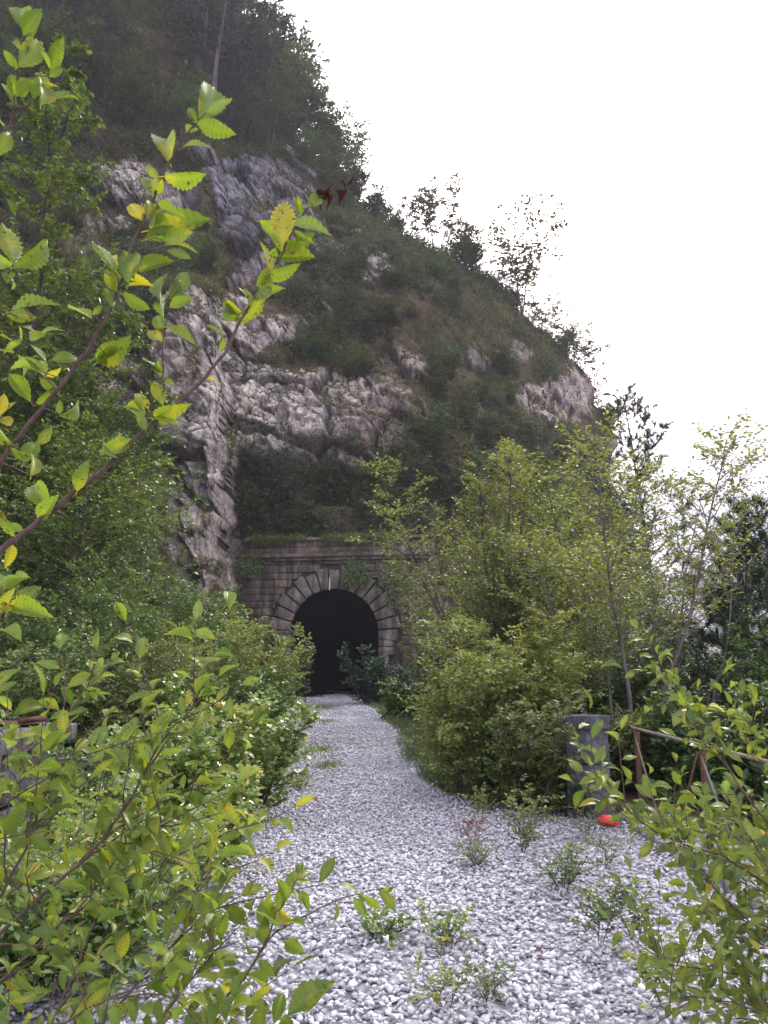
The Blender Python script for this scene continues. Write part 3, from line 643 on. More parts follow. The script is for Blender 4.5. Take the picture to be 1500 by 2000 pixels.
# ------------------------------------------------------------------ plant growers
def bez(p, d, L, rng, n=8, wander=.12, up=.0, droop=0):
    pts = [np.array(p, float)]; d = norm(np.array(d, float)); st = L / (n - 1)
    for i in range(n - 1):
        d = norm(d + rng.normal(0, wander, 3) + np.array([0, 0, up - droop * (i / n)])); pts.append(pts[-1] + d * st)
    return np.array(pts)
def samp(P, t):
    x = np.clip(t, 0, 1) * (len(P) - 1); i = np.minimum(x.astype(int), len(P) - 2); f = (x - i)[:, None]; return P[i] * (1 - f) + P[i + 1] * f, norm(P[i + 1] - P[i])
def leafline(L, P, n, size, rng, tint, t0=.1, droop=.25, flat=1.0, term=True):
    if n < 1: return
    t = np.linspace(t0, 1, n) + rng.uniform(-.03, .03, n); p, T = samp(P, t)
    side = np.cross(T, np.array([0, 0, 1.0])) ; side = norm(side + 1e-4) * np.where(np.arange(n) % 2, 1, -1)[:, None]
    if term: side[-1] *= .2
    d = T * .62 + side * .8 + np.array([0, 0, -droop]) + rng.normal(0, .28, (n, 3))
    nn = np.array([0, 0, 1.0]) * flat + rng.normal(0, .42, (n, 3)) - T * .1
    L.add(p, d, nn, size * rng.uniform(.65, 1.15, n), np.clip(tint + rng.normal(0, .17, n), 0, 1))
def grow(rng, H, W_, nst=1, spread=.3, t0=.3, nbr=14, ntw=6, leaf=.05, lpt=9, trunk_r=.04, up=.05, bup=.25, shape='ovoid', tw_len=.35, lean=(0, 0), wander=.06, tint=.5, base_r=.15, droop=.02, split=0):
    """stems > branches > twigs > leaves; everything in local coordinates with the root at the origin"""
    T = Tubes(); L = Leaves(); tips = []
    for s_ in range(nst):
        az = rng.uniform(0, 2 * math.pi); ang = spread * (math.sqrt(rng.rand()) if nst > 1 else rng.rand() * .3)
        d = np.array([math.cos(az) * math.sin(ang) + lean[0], math.sin(az) * math.sin(ang) + lean[1], math.cos(ang)])
        hl = H * (rng.uniform(.55, 1.0) if s_ else 1.0) / max(.45, norm(d)[2]) ** .5
        b0 = np.array([math.cos(az), math.sin(az), 0]) * base_r * rng.rand() * (nst > 1)
        P = bez(b0, d, hl, rng, 12, wander, up); r0 = trunk_r * rng.uniform(.7, 1); T.add(P, r0, r0 * .15, 6)
        nb = max(3, int(nbr * rng.uniform(.8, 1.2))); ts = t0 + (1 - t0) * (np.arange(nb) + rng.rand(nb) * .6) / nb
        pb, Tb = samp(P, np.minimum(ts, .985)); ga = rng.uniform(0, 6.28)
        for i in range(nb):
            t = (ts[i] - t0) / (1 - t0)
            if shape == 'ovoid': sh = math.sin(math.pi * min(1, (t * .82 + .16))) ** .7
            elif shape == 'cone': sh = (1 - t) ** .8 + .08
            elif shape == 'top': sh = .35 + .65 * math.sin(math.pi * min(1, t * .75 + .2))
            else: sh = .75 * (1 - t * .6)
            bl = max(.12, W_ * .5 * sh * rng.uniform(.45, 1.3)); a = ga + i * 2.4 + rng.normal(0, .3)
            bd = norm(np.array([math.cos(a), math.sin(a), bup + rng.normal(0, .15)]) + Tb[i] * .45)
            Q_ = bez(pb[i], bd, bl, rng, 7, .12, .03, droop); rb = r0 * .42 * (1 - .6 * ts[i]) * (bl / (W_ * .5)) ** .5 + .0015; T.add(Q_, rb, rb * .25, 4)
            ti = tint + .22 * float(vnoise(np.array([[pb[i][0] * 1.1 + 3, pb[i][1] * 1.1, pb[i][2] * 1.1]]), s_ + 3)[0]) + (.08 * (ts[i] - .5))
            leafline(L, Q_, max(2, int(lpt * .6)), leaf, rng, ti, .45)
            k = max(2, int(ntw * rng.uniform(.7, 1.3))); tt = np.linspace(.22, .97, k); pt, Tt = samp(Q_, tt)
            for j in range(k):
                sd = np.cross(Tt[j], [0, 0, 1.0]); sd = norm(sd + 1e-4) * (1 if j % 2 else -1)
                td = Tt[j] * .7 + sd * .75 + rng.normal(0, .22, 3) + np.array([0, 0, .12])
                tl = max(.1, bl * tw_len * (1.15 - .6 * tt[j]) * rng.uniform(.6, 1.25)); R_ = bez(pt[j], td, tl, rng, 5, .14, .02, droop); T.add(R_, rb * .3 + .0007, .0006, 3)
                leafline(L, R_, max(2, int(round(lpt * (tl / (W_ * .5 * tw_len * .8)) ** .6))), leaf, rng, ti)
    return T, L
def plant(name, label, cat, X, Y, z, rng_seed, tm, lmat, bmat, group=None, parts=('stems', 'leaves'), **kw):
    rng = np.random.RandomState(rng_seed); T, L = grow(rng, **kw)
    root = empty(name, (X, Y, z), label, cat, group)
    T.build(parts[0], bmat, root); L.build(parts[1], tm, lmat, root)
    NL[0] += L.count(); return root
NL = [0]
def topz(py, Y): return float(at(750, py, Y)[2])
def xx(px, Y): return (px - 750) / 1500 * Y * 1.0 / float(ray(750, 1200)[1])
def pxx(px, py, Y): return float(at(px, py, Y)[0])
def shrub(name, label, pc, pt, wpx, Y, seed, tm, lmat, bmat, parts=('stems', 'leaves'), cat='shrub', zb=None, hs=1.0, group=None, **kw):
    X = pxx(pc, (pt + 1350) / 2, Y); z = float(gz(X, Y)) - .05 if zb is None else zb; kw['nbr'] = int(kw['nbr'] * 1.4); kw['ntw'] = int(kw['ntw'] * 1.15 + .5); kw['leaf'] *= 1.12; H = (topz(pt, Y) - z) * hs; Wm = wpx / 1500 * Y * 1.0
    return plant(name, label, cat, X, Y, z, seed, tm, lmat, bmat, group, parts, H=H, W_=Wm, **kw)

TR = ('trunk', 'crown')
# right-hand side ------------------------------------------------------
shrub('hornbeam_bush', 'large dense yellow green bush right of the gravel path, left of the concrete pillar', 915, 1165, 350, 10.9, 21, T_S, L_yel, B_dark, nst=15, spread=.62, t0=.06, nbr=24, ntw=8, leaf=.062, lpt=11, trunk_r=.022, shape='bush', bup=.15, tw_len=.4, tint=.52, base_r=.75, hs=.92)
shrub('hornbeam_bush', 'smaller leafy bush directly in front of the concrete pillar, merging with the large bush', 985, 1310, 150, 9.25, 22, T_S, L_olive, B_dark, nst=9, spread=.5, t0=.05, nbr=15, ntw=7, leaf=.058, lpt=10, trunk_r=.016, shape='bush', bup=.1, tw_len=.45, tint=.45, base_r=.5, hs=.95)
shrub('hornbeam_tree', 'feathery light green young tree right of the tunnel mouth, behind the large bush', 1000, 890, 270, 17.0, 23, T_S, L_yel, B_dark, TR, 'tree', nst=10, spread=.42, t0=.15, nbr=28, ntw=9, leaf=.08, lpt=10, trunk_r=.05, shape='ovoid', bup=.45, tw_len=.42, tint=.42, base_r=.5)
shrub('hornbeam_tree', 'slender grey stemmed tree with drooping yellow green leaves behind the railing', 1190, 860, 300, 12.2, 24, T_S, L_yel, B_grey, TR, 'tree', nst=4, spread=.36, t0=.38, nbr=24, ntw=8, leaf=.068, lpt=10, trunk_r=.045, shape='top', bup=.5, tw_len=.42, tint=.6, base_r=.3, lean=(-.02, 0))
shrub('hornbeam_tree', 'medium green tree filling the gap between the two yellow green trees', 1080, 930, 260, 16.0, 25, T_S, L_olive, B_dark, TR, 'tree', nst=5, spread=.35, t0=.25, nbr=22, ntw=8, leaf=.08, lpt=10, trunk_r=.04, shape='ovoid', bup=.4, tw_len=.42, tint=.5, base_r=.4)
shrub('leaning_tree', 'thin open tree leaning right with sparse leaves against the pale sky', 1290, 915, 300, 13.5, 26, T_S, L_olive, B_grey, TR, 'tree', nst=4, spread=.3, t0=.5, nbr=16, ntw=6, leaf=.066, lpt=7, trunk_r=.04, shape='top', bup=.55, tw_len=.45, tint=.6, base_r=.4, lean=(.22, 0))
shrub('hornbeam_tree', 'mid green broadleaf tree behind the slender grey stemmed tree', 1260, 1010, 260, 18.5, 27, T_S, L_dgreen, B_dark, TR, 'tree', nst=5, spread=.4, t0=.3, nbr=22, ntw=8, leaf=.09, lpt=10, trunk_r=.05, shape='ovoid', bup=.35, tw_len=.42, tint=.6, base_r=.4)
for i, (pc, pt, wp, Y, sd, lm, lb) in enumerate([
        (1180, 1240, 220, 13.0, 31, L_dgreen, 'shaded dark green shrub just behind the concrete pillar'),
        (1330, 1190, 260, 14.0, 32, L_dgreen, 'dark shrub behind the middle of the railing under the open tree'),
        (1470, 1230, 240, 12.0, 33, L_green, 'mid green shrub behind the right end of the railing'),
        (1240, 1390, 200, 10.6, 34, L_olive, 'low olive shrub behind the first railing post'),
        (1400, 1350, 220, 9.8, 35, L_dgreen, 'low dark shrub behind the railing braces at the right'),
        (1090, 1130, 200, 14.5, 36, L_olive, 'olive shrub between the large bush and the slender tree'),
        (840, 1130, 130, 24.0, 37, L_olive, 'pale olive shrub hiding the right end of the portal wall'),
        (1420, 1060, 330, 21.0, 38, L_dgreen, 'dark green tall shrub behind the near pine'),
        (1330, 1010, 300, 25.0, 141, L_dgreen, 'dark broad crown filling the space behind the leaning open tree'),
        (1480, 1030, 280, 24.0, 142, L_olive, 'olive broad crown at the right edge beyond the pines'),
        (925, 1000, 150, 21.0, 143, L_olive, 'olive crown between the portal and the feathery young tree')]):
    shrub('broadleaf_shrub', lb, pc, pt, wp, Y, sd, T_S, lm, B_dark, nst=8, spread=.5, t0=.08, nbr=18, ntw=7, leaf=.06 + .0018 * Y, lpt=9, trunk_r=.02, shape='bush', bup=.2, tw_len=.42, tint=.42, base_r=.4)
shrub('broadleaf_shrub', 'dark blue green shrub at the right foot of the tunnel mouth', 752, 1268, 95, 33.0, 39, T_S, L_blue, B_dark, nst=12, spread=.75, t0=.03, nbr=20, ntw=7, leaf=.12, lpt=9, trunk_r=.03, shape='bush', bup=.25, tw_len=.42, tint=.4, base_r=.8)
shrub('broadleaf_shrub', 'low green shrub on the path edge beyond the large bush', 800, 1330, 90, 24.0, 40, T_S, L_green, B_dark, nst=9, spread=.8, t0=.03, nbr=14, ntw=6, leaf=.09, lpt=8, trunk_r=.02, shape='bush', bup=.15, tw_len=.42, tint=.4, base_r=.5)

# left-hand side -------------------------------------------------------
shrub('broadleaf_shrub', 'grey green willow like shrub at the left foot of the tunnel mouth', 545, 1240, 100, 32.0, 51, T_S, L_blue, B_dark, nst=11, spread=.42, t0=.05, nbr=18, ntw=8, leaf=.11, lpt=10, trunk_r=.035, shape='bush', bup=.25, tw_len=.42, tint=.75, base_r=.7)
shrub('broadleaf_shrub', 'bright green shrub left of the portal below the rock buttress', 420, 1150, 190, 24.0, 52, T_S, L_green, B_dark, nst=13, spread=.55, t0=.05, nbr=24, ntw=8, leaf=.10, lpt=10, trunk_r=.04, shape='bush', bup=.25, tw_len=.42, tint=.5, base_r=1.0)
shrub('broadleaf_shrub', 'yellowish green shrub with thin brown twigs left of the path middle', 430, 1215, 260, 16.0, 53, T_S, L_yel, B_dark, nst=14, spread=.6, t0=.04, nbr=24, ntw=8, leaf=.075, lpt=10, trunk_r=.025, shape='bush', bup=.3, tw_len=.42, tint=.45, base_r=.9)
shrub('broadleaf_shrub', 'dense green shrub under the cliff at the middle of the left bank', 290, 1110, 260, 19.0, 54, T_S, L_green, B_dark, nst=13, spread=.55, t0=.05, nbr=24, ntw=8, leaf=.085, lpt=10, trunk_r=.035, shape='bush', bup=.25, tw_len=.42, tint=.42, base_r=1.0)
shrub('broadleaf_shrub', 'dark green shrub at the left edge below the broad trees', 110, 1090, 300, 15.5, 55, T_S, L_dgreen, B_dark, nst=13, spread=.55, t0=.05, nbr=24, ntw=8, leaf=.08, lpt=10, trunk_r=.03, shape='bush', bup=.25, tw_len=.42, tint=.6, base_r=1.0)
shrub('broadleaf_shrub', 'twiggy olive shrub behind the stone abutment', 225, 1235, 260, 11.5, 56, T_S, L_olive, B_dark, nst=14, spread=.55, t0=.08, nbr=20, ntw=7, leaf=.065, lpt=9, trunk_r=.018, shape='bush', bup=.35, tw_len=.42, tint=.5, base_r=.7)
shrub('broadleaf_shrub', 'dark leafy shrub directly above the rusty metal sheet', 50, 1230, 230, 10.5, 57, T_S, L_dgreen, B_dark, nst=12, spread=.5, t0=.05, nbr=20, ntw=8, leaf=.06, lpt=9, trunk_r=.018, shape='bush', bup=.2, tw_len=.42, tint=.55, base_r=.7)
shrub('aspen_bush', 'pale green aspen bush with round shiny leaves at the left edge of the gravel', 425, 1340, 200, 8.6, 58, T_R, L_asp, B_twig, nst=14, spread=.5, t0=.1, nbr=16, ntw=6, leaf=.052, lpt=8, trunk_r=.012, shape='bush', bup=.4, tw_len=.45, tint=.55, base_r=.6)
shrub('aspen_bush', 'pale aspen bush nearer the stone abutment with reddish bare stems', 330, 1400, 200, 7.3, 59, T_R, L_asp, B_twig, nst=12, spread=.42, t0=.25, nbr=13, ntw=5, leaf=.05, lpt=7, trunk_r=.010, shape='bush', bup=.4, tw_len=.45, tint=.5, base_r=.5)
shrub('aspen_bush', 'light green aspen bush spilling onto the near left gravel, lowest of the aspen bushes', 375, 1520, 190, 6.3, 158, T_R, L_asp, B_twig, nst=14, spread=.55, t0=.12, nbr=13, ntw=5, leaf=.042, lpt=7, trunk_r=.008, shape='bush', bup=.4, tw_len=.45, tint=.6, base_r=.45)
shrub('broadleaf_shrub', 'light green twiggy shrub behind the near left sapling, beside the gravel', 230, 1560, 230, 5.2, 159, T_S, L_asp, B_twig, nst=14, spread=.6, t0=.12, nbr=13, ntw=5, leaf=.04, lpt=8, trunk_r=.008, shape='bush', bup=.35, tw_len=.45, tint=.6, base_r=.5)
shrub('broadleaf_shrub', 'low leafy green shrub at the bottom left behind the near sapling', 70, 1660, 330, 4.2, 160, T_S, L_green, B_twig, nst=14, spread=.65, t0=.1, nbr=13, ntw=5, leaf=.042, lpt=8, trunk_r=.007, shape='bush', bup=.3, tw_len=.45, tint=.6, base_r=.5)
shrub('broadleaf_shrub', 'small green shrub filling the bank between aspen and path bend', 520, 1300, 110, 13.5, 60, T_S, L_green, B_dark, nst=10, spread=.55, t0=.05, nbr=15, ntw=6, leaf=.07, lpt=8, trunk_r=.014, shape='bush', bup=.25, tw_len=.45, tint=.5, base_r=.4)
shrub('broadleaf_shrub', 'low dark green thicket shrub in front of the stone abutment', 130, 1450, 200, 6.2, 61, T_S, L_dgreen, B_twig, nst=9, spread=.6, t0=.05, nbr=13, ntw=5, leaf=.045, lpt=8, trunk_r=.010, shape='bush', bup=.15, tw_len=.45, tint=.4, base_r=.3)
shrub('broadleaf_tree', 'tallest dark green broadleaf tree at the left edge, with layered boughs', -20, 190, 300, 21.0, 62, T_S, L_dgreen, B_dark, TR, 'tree', nst=3, spread=.16, t0=.25, nbr=44, ntw=12, leaf=.15, lpt=13, trunk_r=.13, shape='ovoid', bup=.1, tw_len=.42, tint=.75, base_r=.3, droop=.05)
shrub('broadleaf_tree', 'dark green tree standing in front of the cliff right of the tallest left tree', 130, 520, 330, 22.5, 63, T_S, L_dgreen, B_dark, TR, 'tree', nst=3, spread=.22, t0=.22, nbr=40, ntw=11, leaf=.14, lpt=13, trunk_r=.1, shape='ovoid', bup=.1, tw_len=.42, tint=.6, base_r=.4, droop=.05)
shrub('broadleaf_tree', 'rounded green tree under the dark trees, left of the rock buttress', 150, 830, 340, 20.0, 64, T_S, L_dgreen, B_dark, TR, 'tree', nst=5, spread=.4, t0=.1, nbr=34, ntw=10, leaf=.11, lpt=13, trunk_r=.06, shape='ovoid', bup=.15, tw_len=.42, tint=.8, base_r=.6)
shrub('broadleaf_tree', 'thin loose tree with pale leaves in front of the rock buttress', 285, 850, 190, 26.0, 65, T_S, L_green, B_dark, TR, 'tree', nst=4, spread=.3, t0=.25, nbr=16, ntw=7, leaf=.11, lpt=8, trunk_r=.05, shape='top', bup=.3, tw_len=.45, tint=.45, base_r=.5)
print('leaves', NL[0])

# ------------------------------------------------------------------ pines
T_N = (np.array([(-.025, 0, 0), (.025, 0, 0), (0, 1, -.04)], float), np.array([(0, 1, 2)]))
def pine_parts(rng, H, W_, nwh=14, nb=5, t0=.25, needle=.11, tuft=16, tpb=7, lean=(0, 0), trunk_r=.09, prof=None, nw=1.0, up=.25, prob=1.0):
    T = Tubes(); L = Leaves(); P = bez((0, 0, 0), (lean[0], lean[1], 1), H, rng, 14, .03, .03); T.add(P, trunk_r, trunk_r * .15, 7)
    for i in range(nwh):
        t = t0 + (1 - t0) * (i + .3 * rng.rand()) / nwh; p0, T0 = samp(P, np.array([min(t, .99)])); tt = (t - t0) / (1 - t0)
        pl = prof(tt) if prof else (1 - tt) ** .7 + .1
        for b in range(nb):
            if rng.rand() > prob: continue
            a = b * 6.283 / nb + i * 1.1 + rng.normal(0, .25); bl = W_ * .5 * pl * rng.uniform(.6, 1.15)
            Q_ = bez(p0[0], (math.cos(a), math.sin(a), up * rng.uniform(.2, 1.3) + .4 * tt), bl, rng, 7, .1, .07, .0); T.add(Q_, trunk_r * .32 * (1 - .6 * t), .004, 4)
            k = max(2, int(tpb * (bl / (W_ * .5)) + 1)); ts = rng.uniform(.35, 1, k); ts[0] = 1; ps, Ts = samp(Q_, ts)
            for j in range(k):
                sd = np.array([rng.normal(0, .6), rng.normal(0, .6), rng.uniform(.0, .5)]); d = norm(Ts[j] + sd); tl = bl * .22 * rng.uniform(.4, 1.1) + needle * .3
                e = ps[j] + d * tl; T.add([ps[j], e], .006 * nw, .003, 3); m_ = tuft; u_ = rng.rand(m_)
                pp = ps[j] + d * tl * (.35 + .65 * u_)[:, None]; dd = d * .75 + rng.normal(0, .55, (m_, 3)); L.add(pp, dd, rng.normal(0, 1, (m_, 3)), needle * rng.uniform(.7, 1.2, m_), np.clip(rng.normal(.5, .2, m_), 0, 1))
    return T, L
def pine(name, label, X, Y, z, seed, mat=None, cat='tree', group=None, tn=T_N, bk=None, **kw):
    rng = np.random.RandomState(seed); T, L = pine_parts(rng, **kw); root = empty(name, (X, Y, z), label, cat, group)
    T.build('trunk', bk or B_dark, root); L.build('needles', tn, mat or N_pine, root); NL[0] += L.count(); return root
T_NW = (np.array([(-.06, 0, 0), (.06, 0, 0), (0, 1, -.04)], float), np.array([(0, 1, 2)]))
T_NW2 = (np.array([(-.035, 0, 0), (.035, 0, 0), (0, 1, -.04)], float), np.array([(0, 1, 2)]))
z_ = float(gz(6.6, 15)); pine('pine_tree', 'dark green pine with dense needles at the right edge behind the railing', pxx(1425, 1200, 15), 15, z_, 71, H=topz(1005, 15) - z_, W_=4.0, nwh=17, nb=7, t0=.25, needle=.19, tuft=50, tpb=16, tn=T_NW2, trunk_r=.07)
z_ = float(gz(9.5, 20)); pine('pine_tree', 'second dark pine lower down, just right of the right edge pine', pxx(1490, 1200, 19), 19, z_, 73, H=topz(1055, 19) - z_, W_=4.8, nwh=16, nb=7, t0=.25, needle=.21, tuft=44, tpb=14, tn=T_NW2, trunk_r=.07)
z_ = float(gz(11, 30)); pine('pine_tree', 'tall dark pine on the skyline with long lower boughs to the right', pxx(1262, 1000, 30), 30, z_, 72, H=topz(742, 30) - z_, W_=5.8, nwh=18, nb=6, t0=.5, needle=.27, tuft=26, tpb=10, trunk_r=.14, lean=(.045, 0), tn=T_NW, prob=.85, prof=lambda t: (1 - t) ** 1.1 * .95 + .2)
g = at(1128, 1560, 8.6); pine('young_pine', 'small blue green pine seedling against the foot of the concrete pillar', g[0], 8.55, .0, 74, N_young, 'shrub', H=.34, W_=.26, nwh=5, nb=5, t0=.1, needle=.09, tuft=40, tpb=4, trunk_r=.012, up=1.2)
g = at(945, 1500, 9.7); pine('young_pine', 'small blue green pine seedling at the foot of the large bush', g[0], 9.5, .0, 75, N_young, 'shrub', H=.42, W_=.4, nwh=5, nb=5, t0=.1, needle=.09, tuft=40, tpb=4, trunk_r=.012, up=1.0)

# ------------------------------------------------------------------ hillside vegetation
def hill_cells(mask_fn, n, rng):
    sub = G0[:-1, :-1]; a = np.linalg.norm(np.cross(G0[1:, :-1] - sub, G0[:-1, 1:] - sub), axis=-1)
    wgt = a * mask_fn(rock[:-1, :-1], ledge[:-1, :len(u) - 1], sub) * np.where(PX[:-1, :-1] > -80, 1, .35) * (PX[:-1, :-1] > -520) * (PY[:-1, :-1] < 1330) * np.where(PY[:-1, :-1] > -60, 1, .35) * (PY[:-1, :-1] > -330) * ~((PX[:-1, :-1] > 440) & (PX[:-1, :-1] < 850) & (PY[:-1, :-1] > 1060))
    wgt = wgt.ravel() / wgt.sum(); k = rng.choice(len(wgt), n, p=wgt); i, j = np.divmod(k, sub.shape[1]); r1, r2 = rng.rand(2, n)
    p = G0[i, j] + (G0[i + 1, j] - G0[i, j]) * r1[:, None] + (G0[i, j + 1] - G0[i, j]) * r2[:, None]
    nn = NN[i, j]; nn = np.where(nn[:, 1:2] > 0.2, -nn, nn); return p, nn
rng = np.random.RandomState(80)
def clump(p, f, s_, lo, hi): return sstep(vnoise(p * f, s_), lo, hi)
# dry grass hanging over the ledges
p, nn = hill_cells(lambda r, l, s_: (np.clip(1 - 1.15 * r, 0, 1) + .5 * l + .015) * (.25 + clump(s_, .3, 81, -.3, .3)), 19000, rng)
k = 7; pp = np.repeat(p, k, 0) + rng.normal(0, .10, (len(p) * k, 3)); qn = np.repeat(nn, k, 0)
dd = qn * .6 + np.array([0, 0, .55]) + rng.normal(0, .38, pp.shape); dd[:, 2] -= rng.rand(len(pp)) * .9
L = Leaves(); L.add(pp, dd, np.array([0, -.3, 1.0]) + rng.normal(0, .4, pp.shape), rng.uniform(.22, .62, len(pp)), np.clip(.45 + .35 * vnoise(pp * .35, 83) + rng.normal(0, .2, len(pp)), 0, 1))
T_B3 = (np.array([(-.035, 0, 0), (.035, 0, 0), (-.03, .5, .1), (.03, .5, .1), (0, 1, -.15)], float), np.array([(0, 1, 2), (1, 3, 2), (2, 3, 4)]))
tag(L.build('hillside_grass', T_B3, L_grass), 'dry brown grass tufts hanging from the ledges of the rocky hillside', 'grass', None, 'stuff')
# low scrub
p, nn = hill_cells(lambda r, l, s_: (np.clip(1 - 1.25 * r, 0, 1) + .25 * l) * (.12 + clump(s_, .22, 84, -.25, .25)), 17000, rng)
k = 24; rad = np.repeat(rng.uniform(.22, .75, len(p)), k)[:, None]; v = norm(rng.normal(0, 1, (len(p) * k, 3))) * (rng.rand(len(p) * k, 1) ** .4); qn = np.repeat(nn, k, 0)
pp = np.repeat(p + nn * .12, k, 0) + v * rad * np.array([1, 1, .8]) + qn * rad * .5
L = Leaves(); L.add(pp, v + rng.normal(0, .5, v.shape), qn * .5 + np.array([0, 0, .6]) + rng.normal(0, .6, v.shape), rng.uniform(.12, .27, len(pp)), np.clip(.45 + .75 * np.repeat(vnoise(p * .5, 86), k) + rng.normal(0, .15, len(pp)), 0, 1))
tag(L.build('hillside_scrub', T_D, L_hill), 'low dark scrub covering the soil between the rock faces', 'undergrowth', None, 'stuff')

# tree and shrub kinds for the slope, then copies
def proto(name, seed, lm, tm, **kw):
    rng = np.random.RandomState(seed); T, L = grow(rng, **kw); root = empty(name, (0, 0, 0), 'x', 'tree'); T.build('trunk', B_hill, root); L.build('crown', tm, lm, root); return root
def proto_p(seed, **kw):
    rng = np.random.RandomState(seed); T, L = pine_parts(rng, **kw); root = empty('pine_tree', (0, 0, 0), 'x', 'tree'); T.build('trunk', B_hill, root); L.build('needles', T_NW, N_hill, root); return root
PR = {
    'a': proto('broadleaf_tree', 91, L_hill, T_D, H=6, W_=3.4, nst=3, spread=.25, t0=.3, nbr=20, ntw=8, leaf=.25, lpt=9, trunk_r=.07, shape='ovoid', bup=.4, tw_len=.45, tint=.5),
    'b': proto('broadleaf_tree', 92, L_hillg, T_D, H=6, W_=4.2, nst=2, spread=.2, t0=.4, nbr=20, ntw=8, leaf=.24, lpt=8, trunk_r=.08, shape='top', bup=.3, tw_len=.45, tint=.4),
    'r': proto('broadleaf_tree', 93, L_hillp, T_D, H=6, W_=4.4, nst=3, spread=.35, t0=.42, nbr=14, ntw=6, leaf=.27, lpt=7, trunk_r=.06, shape='top', bup=.35, tw_len=.5, tint=.5),
    't': proto('thin_tree', 94, L_hillp, T_D, H=6, W_=1.7, nst=3, spread=.16, t0=.35, nbr=15, ntw=5, leaf=.25, lpt=6, trunk_r=.045, shape='ovoid', bup=.3, tw_len=.5, tint=.4),
    's': proto('hillside_shrub', 95, L_hill, T_D, H=2.4, W_=3.0, nst=9, spread=.8, t0=.1, nbr=12, ntw=7, leaf=.17, lpt=8, trunk_r=.03, shape='bush', bup=.3, tw_len=.45, tint=.6),
    'g': proto('hillside_shrub', 96, L_hillg, T_D, H=2.6, W_=3.0, nst=9, spread=.8, t0=.1, nbr=12, ntw=7, leaf=.16, lpt=8, trunk_r=.03, shape='bush', bup=.3, tw_len=.45, tint=.4),
    'p': proto_p(97, H=7, W_=3.8, nwh=13, nb=5, t0=.25, needle=.38, tuft=15, tpb=7, trunk_r=.11, nw=2.5),
    'q': proto_p(98, H=8, W_=4.6, nwh=10, nb=5, t0=.45, needle=.4, tuft=17, tpb=8, trunk_r=.13, nw=2.5, prof=lambda t: .55 + .6 * math.sin(math.pi * min(1, t + .12)), prob=.8),
    'v': proto('hillside_shrub', 196, leaf_mat('leaf_sage', (.045, .062, .045), (.085, .11, .075), (.15, .16, .08), .3, .5, .3), T_D, H=2.4, W_=3.0, nst=8, spread=.8, t0=.1, nbr=12, ntw=6, leaf=.15, lpt=7, trunk_r=.03, shape='bush', bup=.3, tw_len=.45, tint=.5),
    'w': proto('bare_tree', 99, L_hill, T_D, H=5, W_=1.8, nst=2, spread=.18, t0=.3, nbr=11, ntw=4, leaf=.12, lpt=2, trunk_r=.05, shape='ovoid', bup=.4, tw_len=.5, tint=.3)}
for k in 'atw':   # pale stems
    pass
HB = dict(v=2.4, a=6, b=6, r=6, t=6, s=2.4, g=2.6, p=7, q=8, w=5); used = {}
def place(kind, px, py, pt=None, h=None, label='', cat='tree', group=None, lean=0, sink=.35, push=0):
    b = hill_pt(px, py); Y = b[1] + push
    if push: b = at(px, py, Y)
    if h is None: h = float(at(px, pt, Y)[2] - b[2])
    if used.get(kind): o = copy_tree(PR[kind])
    else: o = PR[kind]; used[kind] = True
    s_ = h / HB[kind]; o.location = (b[0], Y, b[2] - sink); o.scale = (s_, s_, s_); o.rotation_euler = (lean * .5, lean, random.random() * 6.28)
    o['label'] = label; o['category'] = cat
    if group: o['group'] = group
    elif 'group' in o: del o['group']
    return o
random.seed(5)
G1 = 'trees along the upper ridge'
ridge = [('q', 405, 250, -90, 'tall pine with thick bare trunk on the upper slope just above the pale rock patch'), ('q', 385, 190, -120, 'tall pine second from the left among the crest pines'), ('q', 455, 120, -150, 'tall pine at the top of the frame on the crest'),
    ('a', 500, 200, 0, 'dense broadleaf tree standing at the crest below the top pines'), ('q', 470, 270, 60, 'pine with spreading crown right of the thick trunked pine'), ('a', 540, 245, 30, 'dark round tree breaking the skyline near the top'), ('b', 525, 290, 110, 'broad tree over the grey crag'),
    ('a', 575, 290, 100, 'leafy tree on the skyline above the grassy chute'), ('q', 560, 260, 60, 'pine behind the leafy skyline trees'), ('b', 610, 320, 160, 'wide tree on the skyline, halfway down the wooded crest'), ('a', 640, 345, 190, 'bushy skyline tree above the dried red leaves'),
    ('b', 668, 375, 235, 'tree at the lower end of the wooded crest'), ('a', 690, 405, 290, 'last dense tree of the wooded crest'), ('b', 600, 345, 240, 'shaded tree under the crest trees'), ('a', 655, 400, 300, 'small shaded tree above the right side of the grey crag')]
for k_, a, b, t, l in ridge: place(k_, a, b, t, label=l, group=G1)
